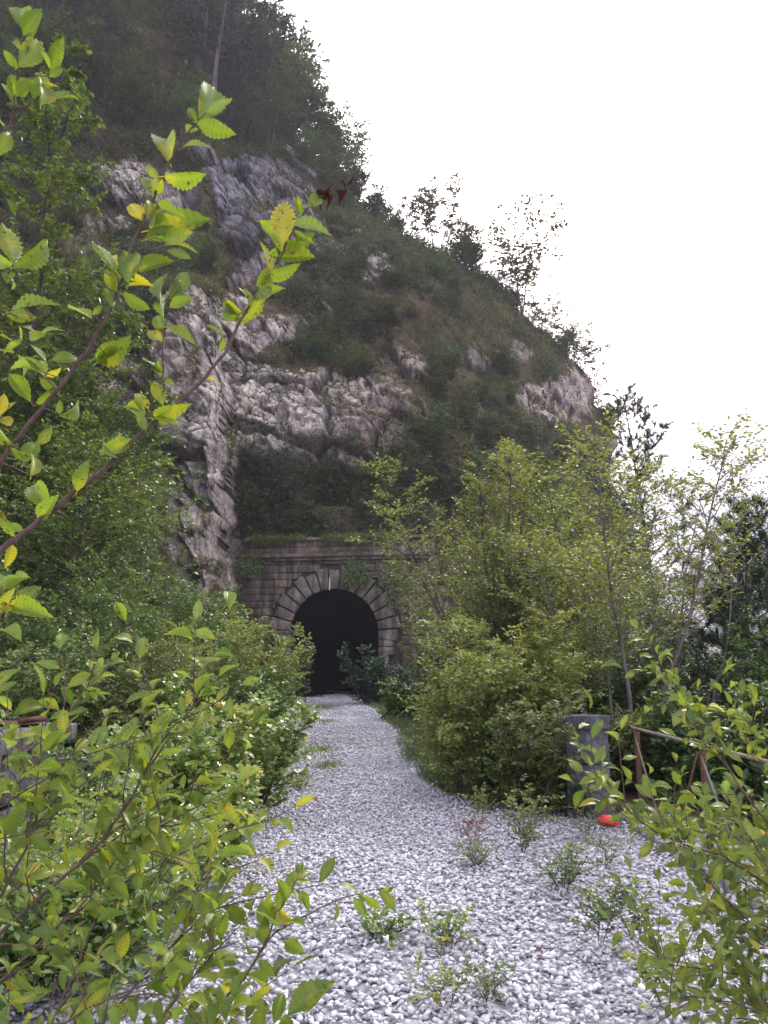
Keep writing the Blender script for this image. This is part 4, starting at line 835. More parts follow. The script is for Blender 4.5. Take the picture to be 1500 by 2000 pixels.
spurs = [('s', 735, 425, 370, 'shrub', 'rounded shrub on the skyline where the wood ends'), ('s', 770, 455, 405, 'shrub', 'dark shrub on the skyline left of the two thin trees'),
    ('t', 822, 492, 352, 'tree', 'thin upright tree on the ridge, left of the pair'), ('t', 852, 506, 340, 'tree', 'thin upright tree on the ridge, right of the pair'), ('a', 905, 545, 425, 'tree', 'dense dark tree with many stems on the ridge'), ('a', 925, 552, 432, 'tree', 'dark tree leaning against the dense many stemmed ridge tree'),
    ('r', 1018, 640, 436, 'tree', 'umbrella shaped tree with sparse reddish crown above the ridge'), ('a', 1005, 620, 542, 'tree', 'small bushy tree below the umbrella shaped crown'), ('s', 960, 580, 540, 'shrub', 'low shrub on the ridge between dense tree and umbrella tree'), ('r', 1040, 645, 595, 'tree', 'crooked little tree with dark trunk on the ridge shoulder'),
    ('t', 1082, 682, 575, 'tree', 'faint sparse tree above the grassy shoulder'), ('r', 1108, 706, 610, 'tree', 'reddish bushy tree on the ridge beyond the grassy shoulder'), ('r', 1156, 764, 640, 'tree', 'leaning pine like tree with pinkish trunk above the pale crag'), ('s', 1190, 836, 775, 'shrub', 'little shrub near the overhanging nose of the spur'), ('p', 880, 520, 440, 'tree', 'small pine on the ridge right of the thin pair')]
spurs += [('p', 985, 600, 520, 'tree', 'small thin pine on the ridge left of the umbrella tree'), ('t', 1060, 655, 560, 'tree', 'sparse tree right of the umbrella shaped tree'), ('t', 1132, 732, 625, 'tree', 'wispy tree above the spur right of the reddish bushy tree'),
    ('t', 1175, 810, 715, 'tree', 'thin wispy tree at the right end of the ridge'), ('s', 1100, 695, 660, 'shrub', 'tiny shrub on the grassy shoulder')]
for k_, a, b, t, c, l in spurs: place(k_, a, b, t, label=l, cat=c)
named = [('w', 215, 215, 80, 'leafless pale stemmed tree on the upper left slope'), ('w', 265, 240, 100, 'pale leaning sapling beside the leafless upper slope tree'), ('w', 310, 250, 110, 'pale sapling left of the pale rock patch on the upper slope'), ('q', 60, 130, -60, 'big pine at the top left corner of the slope'), ('p', 155, 140, -30, 'pine behind the top left branch tips'),
    ('p', 330, 300, 200, 'dark bushy pine over the left pale rock face'), ('g', 300, 250, 190, 'green shrub on the upper left slope'), ('p', 345, 220, 160, 'dense low pine left of the grey crag'), ('w', 395, 430, 330, 'crooked dark dead tree growing from the grey crag'), ('w', 600, 590, 520, 'bare thin tree in the middle of the rock face'), ('p', 700, 545, 470, 'small pine above the pale square rock'),
    ('w', 790, 720, 640, 'bare sapling above the brown rock'), ('a', 905, 860, 740, 'dark tree right of the brown rock face'), ('a', 860, 800, 700, 'dark tree in the hollow below the ridge'), ('g', 820, 880, 790, 'bright green bush on the slope right of the brown rock face'), ('a', 950, 900, 800, 'dark tree under the right hand crags'), ('s', 690, 985, 900, 'bushy shrub over the portal parapet, centre'), ('g', 500, 990, 925, 'green shrub over the left end of the portal parapet'),
    ('s', 590, 985, 910, 'grey green shrub above the portal left of centre'), ('g', 755, 985, 890, 'dark green shrub above the right part of the portal'), ('s', 800, 960, 860, 'tall shrub above the right end of the portal'), ('g', 870, 990, 880, 'green shrub right of the portal at the slope foot'), ('s', 480, 930, 870, 'shrub in the corner beside the rock buttress'), ('g', 245, 1010, 960, 'green shrub left of the rock buttress'),
    ('p', 405, 790, 752, 'flat dark conifer bough tree jutting from the rock buttress'), ('s', 310, 680, 620, 'shrub in the brown gully left of the pale wall'), ('s', 620, 700, 640, 'dark shrub on the ledge above the grey wall'), ('s', 700, 740, 670, 'dark shrub hanging over the ledge right of the grey wall')]
for k_, a, b, t, l in named: place(k_, a, b, t, label=l, cat='shrub' if k_ in 'sg' else 'tree')
# unnamed remainder of the slope growth
rr = random.Random(9)
def fill(n, box, kinds, hr, label, group, cat, rmax=.3):
    c = 0; tries = 0
    while c < n and tries < n * 30:
        tries += 1; px = rr.uniform(box[0], box[2]); py = rr.uniform(box[1], box[3])
        i = int(np.argmin(abs(rows - py)))
        if px > sil[i] - 8: continue
        j = int(np.argmin(abs(PX[i] - px)))
        if rock[i, j] > rmax: continue
        place(rr.choice(kinds), px, py, h=rr.uniform(*hr), label=label, group=group, cat=cat); c += 1
fill(52, (0, -60, 470, 330), 'abpb', (4, 8), 'dark tree among the dense growth of the upper left slope', 'trees on the upper left slope', 'tree')
fill(30, (0, 300, 420, 720), 'sgv', (1.4, 2.6), 'low dark shrub on the left slope below the upper wood', 'shrubs on the left slope', 'shrub')
fill(40, (560, 430, 1010, 720), 'ssgv', (1.2, 2.5), 'low dark shrub on the slope below the ridge', 'shrubs below the ridge', 'shrub')
fill(34, (760, 690, 1150, 960), 'sgva', (1.4, 3.2), 'dark bushy growth on the lower right slope above the trees', 'shrubs on the lower right slope', 'shrub')
fill(38, (450, 880, 860, 1060), 'vvg', (1.2, 2.5), 'shaded shrub on the bank above the portal', 'shrubs above the portal', 'shrub', .8)
fill(14, (480, 230, 700, 420), 'ab', (3, 5), 'dark tree within the wooded crest', 'trees within the wooded crest', 'tree', .35)

fill(26, (-420, -260, -30, 620), 'abp', (4, 7), 'dark tree on the slope beyond the left edge of the photo', 'trees beyond the left edge', 'tree')
# weeds and grass on the portal ledges
L = Leaves(); n = 6500; rng = np.random.RandomState(44); x = rng.uniform(-4.6, 4.4, n); c0 = at(652, 1300, 40.0); ca, sa = math.cos(R(-9)), math.sin(R(-9))
zz = rng.choice([8.25, 8.25, 7.4, 8.1], n) + rng.normal(0, .05, n); yy = rng.uniform(-.3, -.05, n); keep_ = vnoise(np.stack([x * .9, zz, 0 * x], -1), 45) + (zz > 8.2) * .35 > .05
p = np.stack([c0[0] + x * ca - yy * sa, 40 + x * sa + yy * ca, zz], -1)[keep_]; m_ = len(p)
L.add(p, np.stack([rng.normal(0, .5, m_), -rng.uniform(.3, 1, m_), rng.normal(-.3, .6, m_)], -1), rng.normal(0, 1, (m_, 3)) + [0, -1, 1], rng.uniform(.15, .42, m_), rng.uniform(.1, .9, m_))
tag(L.build('hanging_weeds', T_B3, L_olive), 'weeds and creepers hanging over the portal parapet and cornice', 'weeds', None, 'stuff')
def ivy(_n, label, px, py, Y, w_, h_, n, lm, seed):
    rng = np.random.RandomState(seed); c = at(px, py, Y); v = norm(rng.normal(0, 1, (n, 3))) * rng.rand(n, 1) ** .45
    p = v * np.array([w_, .22, h_]); L = Leaves(); L.add(p, v * [1, .4, 1] + rng.normal(0, .6, (n, 3)) + [0, -.3, -.3], np.array([0, -1, .6]) + rng.normal(0, .5, (n, 3)), rng.uniform(.08, .17, n), np.clip(rng.normal(.45, .25, n), 0, 1))
    tag(L.build('creeper', T_S, lm, loc=c), label, 'creeper')
ivy('ivy_patch', 'dark ivy patch hanging right of the keystone on the portal', 695, 1118, 39.35, .85, .75, 700, L_dgreen, 1)
ivy('ivy_patch', 'pale creeper over the left end of the portal cornice', 490, 1105, 40.3, .9, .6, 420, L_green, 2)
ivy('ivy_patch', 'olive creeper on the right end of the portal wall', 770, 1140, 38.9, .8, 1.4, 700, L_olive, 3)

# grass and weeds along the path edges --------------------------------------
L = Leaves(); rng = np.random.RandomState(46); n = 16000; y = rng.uniform(7.5, 42, n); sd = rng.rand(n) < .5
x = np.where(sd, np.interp(y, YL, XL) - np.abs(rng.normal(0, .45, n)) + .12, np.interp(y, YR, XR) + np.abs(rng.normal(0, .5, n)) - .12)
k_ = vnoise(np.stack([x, y, 0 * x], -1) * .9, 47) > -.25; x, y = x[k_], y[k_]; n = len(x)
L.add(np.stack([x, y, gz(x, y)], -1), np.stack([rng.normal(0, .5, n), rng.normal(0, .5, n), np.ones(n)], -1), rng.normal(0, 1, (n, 3)), rng.uniform(.08, .26, n), rng.uniform(.1, .9, n))
tag(L.build('verge_grass', T_B, L_weed), 'short grass and weeds along both edges of the gravel path', 'grass', None, 'stuff')
rng = np.random.RandomState(57); n = 2600; x = 3.8 + 42 * rng.rand(n) ** 1.6; y = rng.uniform(-8, 62, n); k = 26; rad = np.repeat(rng.uniform(.25, .8, n), k)[:, None]; v = norm(rng.normal(0, 1, (n * k, 3))) * rng.rand(n * k, 1) ** .4
pp = np.repeat(np.stack([x, y, gz(x, y)], -1), k, 0) + v * rad + [0, 0, .25]; L = Leaves(); L.add(pp, v + rng.normal(0, .5, v.shape), np.array([0, 0, .7]) + rng.normal(0, .6, v.shape), rng.uniform(.09, .2, len(pp)), np.clip(rng.normal(.5, .22, len(pp)), 0, 1))
tag(L.build('valley_undergrowth', T_D, L_dgreen), 'green undergrowth covering the slope that drops away beyond the railing', 'undergrowth', None, 'stuff')
L = Leaves(); rng = np.random.RandomState(48); n = 9000; x = rng.uniform(-12, 9, n); y = rng.uniform(8, 40, n); k_ = (x < np.interp(y, YL, XL)) | (x > np.interp(y, YR, XR)); x, y = x[k_], y[k_]; n = len(x)
L.add(np.stack([x, y, gz(x, y) + rng.uniform(0, .05, n)], -1), rng.normal(0, 1, (n, 3)) * [1, 1, .3], np.array([0, 0, 1.0]) + rng.normal(0, .4, (n, 3)), rng.uniform(.06, .14, n), rng.uniform(0, 1, n))
tag(L.build('leaf_litter', T_D, L_dry), 'fallen brown leaves lying on the soil under the shrubs', 'leaf litter', None, 'stuff')
L = Leaves(); rng = np.random.RandomState(52); n = 900; x = rng.uniform(-3.3, 2.5, n); y = rng.uniform(3.5, 20, n)
k_ = (x > np.interp(y, YL, XL)) & (x < np.interp(y, YR, XR)) & (vnoise(np.stack([x * .8, y * .8, 0 * x], -1), 53) > -.05); x, y = x[k_], y[k_]; n = len(x)
L.add(np.stack([x, y, gravel_h(x, y) + rng.uniform(.012, .035, n)], -1), rng.normal(0, 1, (n, 3)) * [1, 1, .25], np.array([0, 0, 1.0]) + rng.normal(0, .5, (n, 3)), rng.uniform(.025, .055, n), rng.uniform(0, 1, n))
tag(L.build('leaf_litter', T_S, L_dry), 'scattered small fallen leaves lying among the gravel stones', 'leaf litter', None, 'stuff')
def gy(py): return 1.6 / math.tan(math.atan((py - 1000) / 1500) - PITCH)
def tuft(label, px, py, w_, n, h, mat, seed, name='grass_patch', cat='grass', flat=.35):
    Y = gy(py); X = pxx(px, py, Y); rng = np.random.RandomState(seed); p = np.stack([rng.normal(0, w_ * .45, n), rng.normal(0, w_ * .9, n), np.full(n, .0)], -1)
    L = Leaves(); L.add(p, np.stack([rng.normal(0, .6, n), rng.normal(0, .6, n), np.full(n, .8)], -1), rng.normal(0, 1, (n, 3)), h * rng.uniform(.4, 1.1, n), rng.uniform(.1, .9, n))
    tag(L.build(name, T_B, mat, loc=(X, Y, .02)), label, cat)
tuft('green grass patch in the middle of the path near the tunnel', 622, 1384, .9, 1600, .16, L_weed, 1)
tuft('thin olive grass patch on the path left of centre, second from the tunnel', 632, 1412, .5, 380, .13, L_olive, 2)
tuft('sparse brownish grass patch halfway along the path', 625, 1470, .36, 620, .13, L_olive, 3)
tuft('sparse grass strip on the path nearest the aspen bush', 640, 1500, .26, 420, .12, L_olive, 4)
def weed(label, px, py, hpx, wpx, seed, lm=None, tm=T_S, nst=4, leaf=.035, lpt=6, name='seedling', cat='plant', **kw):
    Y = gy(py); X = pxx(px, py, Y); s_ = Y / 1500
    a = dict(H=hpx * s_ * .9, W_=wpx * s_ * .62, nst=nst, spread=.55, t0=.15, nbr=4, ntw=2, leaf=leaf, lpt=lpt, trunk_r=.004, shape='bush', bup=.4, tw_len=.4, tint=.5, base_r=.04); a.update(kw)
    plant(name, label, cat, X, Y, .02, seed, tm, lm or L_weed, B_twig, None, ('stems', 'leaves'), **a)
weed('knee high sapling with olive leaves on the gravel in front of the large bush', 1020, 1672, 120, 130, 201, L_olive, nst=4, nbr=8, leaf=.045)
weed('yellowish sapling at the foot of the large bush, left of the pillar', 1010, 1560, 90, 80, 202, L_yel, nst=3, leaf=.04)
weed('small yellow green seedling at the gravel edge below the large bush', 940, 1610, 60, 60, 203, L_yel, nst=3)
weed('bushy herb with pale grassy stems in the middle right of the gravel', 1100, 1742, 85, 150, 204, L_weed, nst=9, nbr=4, leaf=.035, spread=.9)
weed('upright seedling with dark stem on the right gravel', 1165, 1848, 110, 80, 205, L_weed, nst=2, nbr=9, leaf=.034)
weed('small seedling right of the upright dark stemmed seedling', 1235, 1845, 60, 60, 206, L_olive, nst=3)
weed('low clover green plant in the centre of the near gravel', 880, 1858, 44, 80, 207, L_asp, T_R, nst=4, nbr=2, leaf=.028, spread=.8)
weed('low leafy rosette left of the clover green plant', 738, 1852, 24, 40, 208, L_asp, T_R, nst=4, nbr=2, leaf=.028, spread=1.0)
weed('small yellow green sprout with brown base near the bottom edge', 872, 1975, 55, 55, 209, L_yel, nst=3, nbr=3, leaf=.024)
weed('trailing sprouts right of the yellow green sprout', 950, 1965, 32, 90, 210, L_weed, nst=4, nbr=2, spread=1.2, leaf=.022)
weed('reddish stemmed seedling beside the near right bush', 1300, 1965, 110, 110, 211, L_yel, nst=4, leaf=.035)
weed('tiny grey green plant on the gravel between path and tall sapling', 930, 1695, 30, 60, 212, L_olive, nst=6, spread=1.1, leaf=.022)
weed('tiny orange green sprout on the gravel left of the path centre', 580, 1548, 28, 60, 213, L_yel, nst=4, spread=1.1, leaf=.045)
weed('tiny brown weed under the olive leaved sapling', 925, 1655, 50, 50, 214, L_dry, nst=4, leaf=.02)
weed('thin weed with few leaves in the near right gravel', 1185, 1700, 55, 60, 215, L_olive, nst=4, leaf=.02)
weed('thin pale weed on the gravel near the pillar', 1150, 1640, 60, 50, 216, L_olive, nst=4, leaf=.02)

# ------------------------------------------------------------------ near branches
T_F = [tmpl_fine(seed=i, bend=b_, fold=f_) for i, (b_, f_) in enumerate(((.18, .2), (.05, .1), (.34, .34), (-.08, .26), (.24, .05), (.45, .22), (.12, .42)))]
class Near:
    """a sapling close to the camera: traced branches, each with its own leaves"""
    def __init__(s, name, label, base, seed, lmat):
        s.root = empty(name, base, label, 'shrub'); s.b = np.array(base, float); s.rng = np.random.RandomState(seed); s.lm = lmat
    def branch(s, pts, r0, r1, leaves=(), auto=None, twigs=0, twl=(.08, .2), ll=.07, tint=.5, pre=None, y_j=.04):
        rng = s.rng; P = np.array([at(p[0], p[1], p[2]) for p in pts]); m = len(P)
        if pre is not None: P = np.vstack([np.array(pre, float), P])
        # smooth
        t = np.arange(len(P)); tt = np.linspace(0, len(P) - 1, len(P) * 4); Pn = np.stack([np.interp(tt, t, P[:, i]) for i in range(3)], -1)
        Ps = Pn.copy(); Ps[1:-1] = (Pn[:-2] + Pn[1:-1] * 2 + Pn[2:]) / 4; Ps[1:-1] += rng.normal(0, .0012, Ps[1:-1].shape)
        T = Tubes(); T.add(Ps - s.b, r0, r1, 7); L = Leaves(); pp = np.array([(p[0], p[1]) for p in pts], float); YY = np.array([p[2] for p in pts])
        for lf in leaves:
            bx, by, tx, ty, ti = lf[:5]; i = np.argmin(np.hypot(pp[:, 0] - bx, pp[:, 1] - by)); Y = YY[i] + rng.normal(0, y_j * .5)
            a = at(bx, by, Y); b = at(tx, ty, Y + rng.uniform(-y_j, y_j)); d = b - a; ln = np.linalg.norm(d)
            j = np.argmin(np.linalg.norm(Ps - a, axis=1)); q = Ps[j]; q = q + np.clip(Y - q[1], -.01, .01)
            if np.linalg.norm(q - a) > .006: T.add(np.array([Ps[j], (Ps[j] + a) / 2 + [0, 0, .002], a + d * .02]) - s.b, .0012, .0007, 4)
            vw = norm(CAM - a); nn = vw * rng.uniform(.5, 1.2) + np.array([0, 0, 1.0]) * rng.uniform(-.5, 1.3) + rng.normal(0, .35, 3)
            L.add(a - s.b, d, nn, ln * .97, np.clip(ti + rng.normal(0, .05), 0, 1))
        def auto_on(Q_, n, l_, t0=.08):
            t_ = np.linspace(t0, 1, n) + rng.uniform(-.02, .02, n); p_, T_ = samp(Q_, t_); pl = norm(np.cross(norm(rng.normal(0, 1, 3) + [0, -.8, 1.0]), T_.mean(0)))
            for q in range(n):
                sgn = 1 if q % 2 else -1; e = .25 if q == n - 1 else 1.0
                d = T_[q] * (.55 if e == 1 else 1.2) + pl * sgn * .8 * e + rng.normal(0, .22, 3) + [0, 0, -.12]
                L.add(p_[q] + norm(d) * l_ * .12, d, np.array([rng.normal(0, .5), -.35 + rng.normal(0, .5), .8]), l_ * rng.uniform(.6, 1.15), np.clip(tint + rng.normal(0, .2), 0, 1))
        if auto: auto_on(Ps[int(len(Ps) * auto[1]):], auto[0], ll)
        for k in range(twigs):
            t_ = .15 + .8 * (k + rng.rand()) / twigs; p_, T_ = samp(Ps, np.array([t_])); d = T_[0] * .7 + rng.normal(0, .6, 3) + [0, 0, .35]
            l_ = rng.uniform(*twl); Q_ = bez(p_[0], d, l_, rng, 6, .12, .03); T.add(Q_ - s.b, .0017, .0007, 5); 
            c0_ = L.count(); auto_on(Q_, max(2, int(l_ / .032)), ll)
        L.p = [a if np.abs(a).max() < 3.5 and k < len(leaves) else a for k, a in enumerate(L.p)]
        # leaves placed automatically were in world space: shift them
        L.p = [L.p[k] if k < len(leaves) else L.p[k] - s.b for k in range(len(L.p))]
        o = T.build('branch', B_twig, s.root); lo = L.build('leaves', T_F, s.lm, o); NL[0] += L.count(); return Ps
BL = (-1.25, 1.25, 0.0)
nl = Near('hornbeam_sapling', 'near hornbeam sapling at the left edge with long arching branches and serrated backlit leaves', BL, 301, L_near)
A = [(-60, 1135, 1.22), (0, 1075, 1.24), (60, 1030, 1.25), (130, 975, 1.26), (215, 905, 1.28), (265, 855, 1.29), (330, 800, 1.31), (385, 755, 1.33), (440, 690, 1.35), (475, 615, 1.37), (515, 555, 1.38), (550, 500, 1.39), (572, 445, 1.40), (600, 405, 1.41), (640, 372, 1.42), (690, 345, 1.43)]
LA = [(285, 842, 255, 790, .5), (300, 815, 352, 828, .75), (300, 815, 365, 795, .8), (262, 858, 190, 885, .75), (228, 880, 235, 855, .6), (290, 800, 262, 758, .85), (285, 810, 240, 790, .4), (280, 800, 275, 840, .8),
      (318, 790, 300, 740, .8), (403, 742, 425, 740, .98), (440, 655, 400, 640, .55), (436, 660, 432, 690, .5), (470, 625, 415, 590, .4), (474, 612, 440, 600, .75), (490, 600, 470, 555, .6), (520, 575, 460, 640, .7), (505, 575, 548, 560, .7), (530, 560, 495, 590, .65),
      (530, 535, 520, 470, .9), (518, 540, 585, 530, .65), (520, 500, 620, 500, .7), (545, 500, 520, 440, .7), (560, 490, 620, 455, .3), (575, 475, 618, 465, .25), (550, 480, 560, 400, .95), (545, 455, 502, 432, .65), (562, 440, 642, 430, .7), (590, 420, 580, 380, .3), (600, 405, 632, 378, .4), (540, 520, 500, 560, .5), (556, 470, 510, 415, .4), (575, 450, 596, 470, .6),
      (230, 895, 195, 870, .5), (150, 960, 165, 900, .6), (100, 1000, 60, 940, .6), (75, 1020, 110, 965, .55), (30, 1050, -10, 990, .6), (20, 1060, 15, 1110, .85), (50, 1040, 0, 1030, .6)]
Pa = nl.branch(A, .0062, .0012, LA, pre=[(-1.25, 1.25, 0), (-1.22, 1.23, .6), (-1.1, 1.22, 1.1)])
tw = [(318, 795, 1.31), (319, 740, 1.30), (317, 690, 1.30), (322, 640, 1.29), (330, 600, 1.29), (350, 560, 1.29)]
nl.branch(tw, .0016, .0007, [(318, 735, 303, 700, .8), (318, 728, 278, 697, .6), (320, 750, 345, 745, .8), (318, 668, 290, 650, .9), (316, 650, 305, 605, .85), (325, 640, 382, 655, .8), (320, 620, 325, 570, .5), (330, 600, 378, 580, .4), (335, 595, 352, 540, .3), (318, 590, 308, 540, .3), (345, 575, 362, 535, .55)])
Bp = [(-60, 1150, 1.2), (0, 900, 1.2), (40, 850, 1.2), (95, 782, 1.2), (160, 702, 1.2), (205, 625, 1.2), (232, 565, 1.2), (250, 510, 1.2), (262, 470, 1.2), (282, 425, 1.2), (302, 385, 1.2), (328, 320, 1.2), (350, 285, 1.2), (378, 245, 1.2), (400, 222, 1.2)]
LB = [(390, 235, 430, 157, .3), (402, 222, 455, 190, .45), (385, 240, 365, 205, .3), (382, 250, 362, 265, .3), (385, 240, 455, 264, .3), (355, 290, 408, 268, .55), (333, 320, 322, 262, .4), (320, 345, 402, 348, .6), (310, 350, 283, 322, .65), (302, 385, 292, 330, .7), (300, 380, 318, 345, .65),
      (278, 432, 250, 385, .97), (285, 425, 305, 380, .3), (290, 440, 310, 395, .25), (300, 400, 352, 418, .75), (282, 468, 342, 440, .65), (290, 450, 405, 420, .3), (318, 470, 385, 455, .35), (325, 490, 378, 500, .7), (320, 480, 385, 470, .3), (262, 545, 240, 485, .35), (250, 555, 265, 480, .3),
      (225, 530, 180, 467, .6), (225, 535, 205, 490, .6), (230, 570, 205, 530, .75), (232, 572, 222, 520, .3), (235, 560, 262, 540, .3), (250, 560, 298, 555, .8), (240, 570, 295, 610, .5), (220, 600, 205, 560, .7), (270, 530, 340, 500, .3),
      (178, 622, 130, 607, .85), (180, 615, 202, 595, .65), (185, 700, 240, 665, .5), (190, 708, 258, 655, .4), (205, 690, 195, 715, .5), (115, 770, 75, 735, .75), (90, 740, 30, 695, .7), (88, 735, 120, 715, .9), (85, 728, 50, 690, .8), (100, 705, 160, 690, .45), (60, 785, 15, 725, .7), (70, 790, 105, 760, .6),
      (118, 810, 115, 780, .4), (115, 812, 168, 788, .5), (70, 870, 100, 835, .6), (45, 905, 75, 850, .7), (60, 900, 20, 880, .65), (30, 870, -10, 830, .65), (60, 930, 70, 880, .55)]
nl.branch(Bp, .0048, .0012, LB, pre=[(-1.25, 1.25, 0), (-1.2, 1.22, .7), (-1.05, 1.2, 1.25)])
Dp = [(-60, 330, 1.15), (0, 268, 1.15), (25, 240, 1.15), (50, 208, 1.15), (85, 180, 1.15)]
nl.branch(Dp, .003, .001, [(102, 200, 153, 182, .4), (85, 180, 98, 205, .4), (65, 195, 100, 150, .6), (85, 190, 78, 145, .65), (10, 245, -10, 225, .5), (20, 260, -5, 300, .6)])
nl.branch([(20, 248, 1.15), (26, 190, 1.14), (36, 125, 1.13), (46, 80, 1.13), (55, 55, 1.13)], .0018, .0007, [(48, 60, 38, 0, .4), (46, 85, 82, 25, .4), (45, 70, 80, 10, .35), (35, 130, 78, 85, .6), (35, 135, 5, 95, .6), (36, 150, 65, 165, .6), (30, 190, 20, 140, .6), (25, 200, 8, 155, .7), (30, 185, 65, 155, .55), (100, 135, 122, 72, .3), (98, 135, 75, 95, .5), (95, 150, 125, 132, .4), (45, 105, 60, 90, .3), (40, 100, 22, 78, .5), (80, 205, 90, 150, .65)])
nl.branch([(-40, 600, 1.08), (0, 555, 1.08), (25, 520, 1.08), (32, 515, 1.08)], .002, .001, [(30, 520, 108, 470, .55), (28, 515, 5, 430, .6), (30, 520, -20, 500, .6), (20, 530, 15, 560, .6), (30, 420, 20, 390, .2), (20, 545, 35, 560, .6)])
nl.branch([(-40, 650, 1.1), (0, 622, 1.1), (20, 612, 1.1)], .002, .001, [(18, 610, 115, 582, .6), (10, 615, 75, 620, .85), (60, 635, 75, 660, .3), (-5, 685, 28, 695, .8), (5, 650, 20, 670, .2), (0, 610, -30, 590, .6)])
nl.branch([(-40, 860, 1.1), (-10, 820, 1.1), (5, 800, 1.1)], .002, .001, [(0, 810, 10, 765, .9), (5, 815, 22, 830, .9), (-10, 830, 20, 780, .8)])
nl.branch([(-60, 1260, 1.15), (0, 1215, 1.15), (15, 1180, 1.15), (30, 1165, 1.15)], .002, .001, [(12, 1200, 20, 1150, .85), (20, 1180, 85, 1145, .35), (25, 1185, 90, 1195, .7), (15, 1195, 35, 1160, .9), (0, 1210, -20, 1160, .6), (10, 1170, 5, 1110, .5), (18, 1160, 55, 1120, .3), (5, 1230, 40, 1240, .5)])
nl.branch([(-50, 1380, 1.1), (-10, 1350, 1.1)], .002, .001, [(-10, 1345, 38, 1300, .6), (-8, 1350, 35, 1330, .3), (-10, 1340, -5, 1310, .6)])
nl.branch([(-60, 700, 1.5), (20, 690, 1.5), (70, 660, 1.5)], .0015, .0008, auto=(6, .2), ll=.055)
# lower left mass
BL2 = (-1.35, 1.75, 0.0)
n2 = Near('hornbeam_sapling', 'leafy hornbeam sapling filling the lower left corner in front of the aspen bushes', BL2, 302, L_near)
for pts, au, tg, ll in [
    ([(-150, 1950, 1.5), (0, 1825, 1.5), (90, 1740, 1.51), (150, 1695, 1.52), (200, 1640, 1.53), (250, 1565, 1.55), (280, 1515, 1.56), (310, 1455, 1.57), (350, 1410, 1.58), (400, 1355, 1.6), (425, 1325, 1.6)], (15, .3), 5, .062),
    ([(200, 1645, 1.55), (250, 1650, 1.55), (285, 1625, 1.55), (350, 1580, 1.57), (400, 1545, 1.58)], (8, .1), 3, .06), ([(-150, 1900, 1.4), (0, 1760, 1.4), (60, 1640, 1.4), (70, 1600, 1.42), (110, 1500, 1.43), (125, 1440, 1.44)], (12, .3), 4, .06),
    ([(-120, 2150, 1.45), (-20, 2040, 1.45), (125, 2000, 1.45), (200, 1955, 1.46), (280, 1925, 1.48), (320, 1910, 1.5)], (7, .4), 4, .058), ([(-150, 1700, 1.35), (-30, 1600, 1.35), (20, 1560, 1.36), (60, 1500, 1.37), (90, 1470, 1.38)], (9, .3), 2, .065),
    ([(-120, 2020, 1.6), (30, 1890, 1.6), (120, 1800, 1.62), (210, 1740, 1.65), (330, 1680, 1.68), (420, 1640, 1.7)], (12, .3), 5, .06), ([(-60, 2200, 1.7), (80, 2020, 1.7), (180, 1880, 1.72), (250, 1790, 1.75), (330, 1760, 1.78), (400, 1700, 1.8)], (12, .3), 6, .06),
    ([(0, 2250, 1.6), (120, 2100, 1.6), (230, 1960, 1.6), (330, 1850, 1.62), (400, 1790, 1.64), (470, 1750, 1.66)], (12, .3), 5, .06), ([(60, 2250, 1.45), (200, 2120, 1.45), (300, 2010, 1.46), (360, 1930, 1.48), (400, 1880, 1.5), (420, 1830, 1.5)], (10, .3), 4, .056),
    ([(-100, 1600, 1.9), (0, 1500, 1.9), (100, 1420, 1.92), (160, 1370, 1.95), (180, 1320, 1.95)], (9, .3), 4, .06), ([(-100, 1850, 2.0), (50, 1720, 2.0), (180, 1600, 2.02), (250, 1500, 2.05)], (9, .3), 6, .06)]:
    n2.branch(pts, .0045 if len(pts) > 5 else .002, .0009, auto=au, twigs=int(tg * 2) + 5, twl=(.08, .26), ll=ll * .9, tint=.45, pre=[(-1.35, 1.75, 0), (-1.15, 1.65, .35)] if pts[0][0] < 100 else None)
BL3 = (-.75, 1.3, 0.0)
n3 = Near('hornbeam_sapling', 'low hornbeam sprig reaching right over the gravel at the bottom edge', BL3, 303, L_near)
n3.branch([(250, 2250, 1.5), (340, 2090, 1.5), (430, 1960, 1.5), (480, 1908, 1.51), (505, 1865, 1.52), (530, 1825, 1.53), (575, 1800, 1.55), (650, 1760, 1.57), (700, 1745, 1.58), (750, 1735, 1.59)], .004, .0008,
    [(655, 1765, 655, 1808, .7), (690, 1752, 718, 1790, .6), (700, 1745, 715, 1760, .4), (712, 1748, 745, 1772, .65), (740, 1738, 780, 1780, .6), (745, 1738, 775, 1738, .5), (575, 1800, 540, 1775, .9), (560, 1805, 595, 1800, .85), (550, 1815, 500, 1775, .75), (530, 1830, 515, 1790, .3), (555, 1840, 600, 1865, .6), (505, 1875, 540, 1910, .45), (500, 1860, 465, 1840, .4), (480, 1905, 530, 1940, .5), (470, 1910, 425, 1900, .35), (460, 1925, 470, 1890, .9), (430, 1965, 365, 1945, .6), (420, 1975, 480, 1990, .5), (520, 1850, 505, 1800, .35)], pre=[(-.75, 1.3, 0), (-.7, 1.4, .3)])
n3.branch([(510, 1860, 1.52), (530, 1815, 1.52), (540, 1785, 1.52), (565, 1745, 1.53), (595, 1695, 1.54)], .0018, .0006, [(540, 1785, 520, 1735, .55), (545, 1780, 550, 1730, .3), (560, 1760, 545, 1715, .6), (575, 1735, 585, 1770, .5), (580, 1725, 612, 1715, .5), (580, 1720, 610, 1690, .3), (585, 1715, 590, 1680, .25), (535, 1800, 515, 1760, .8), (560, 1750, 575, 1710, .4)])
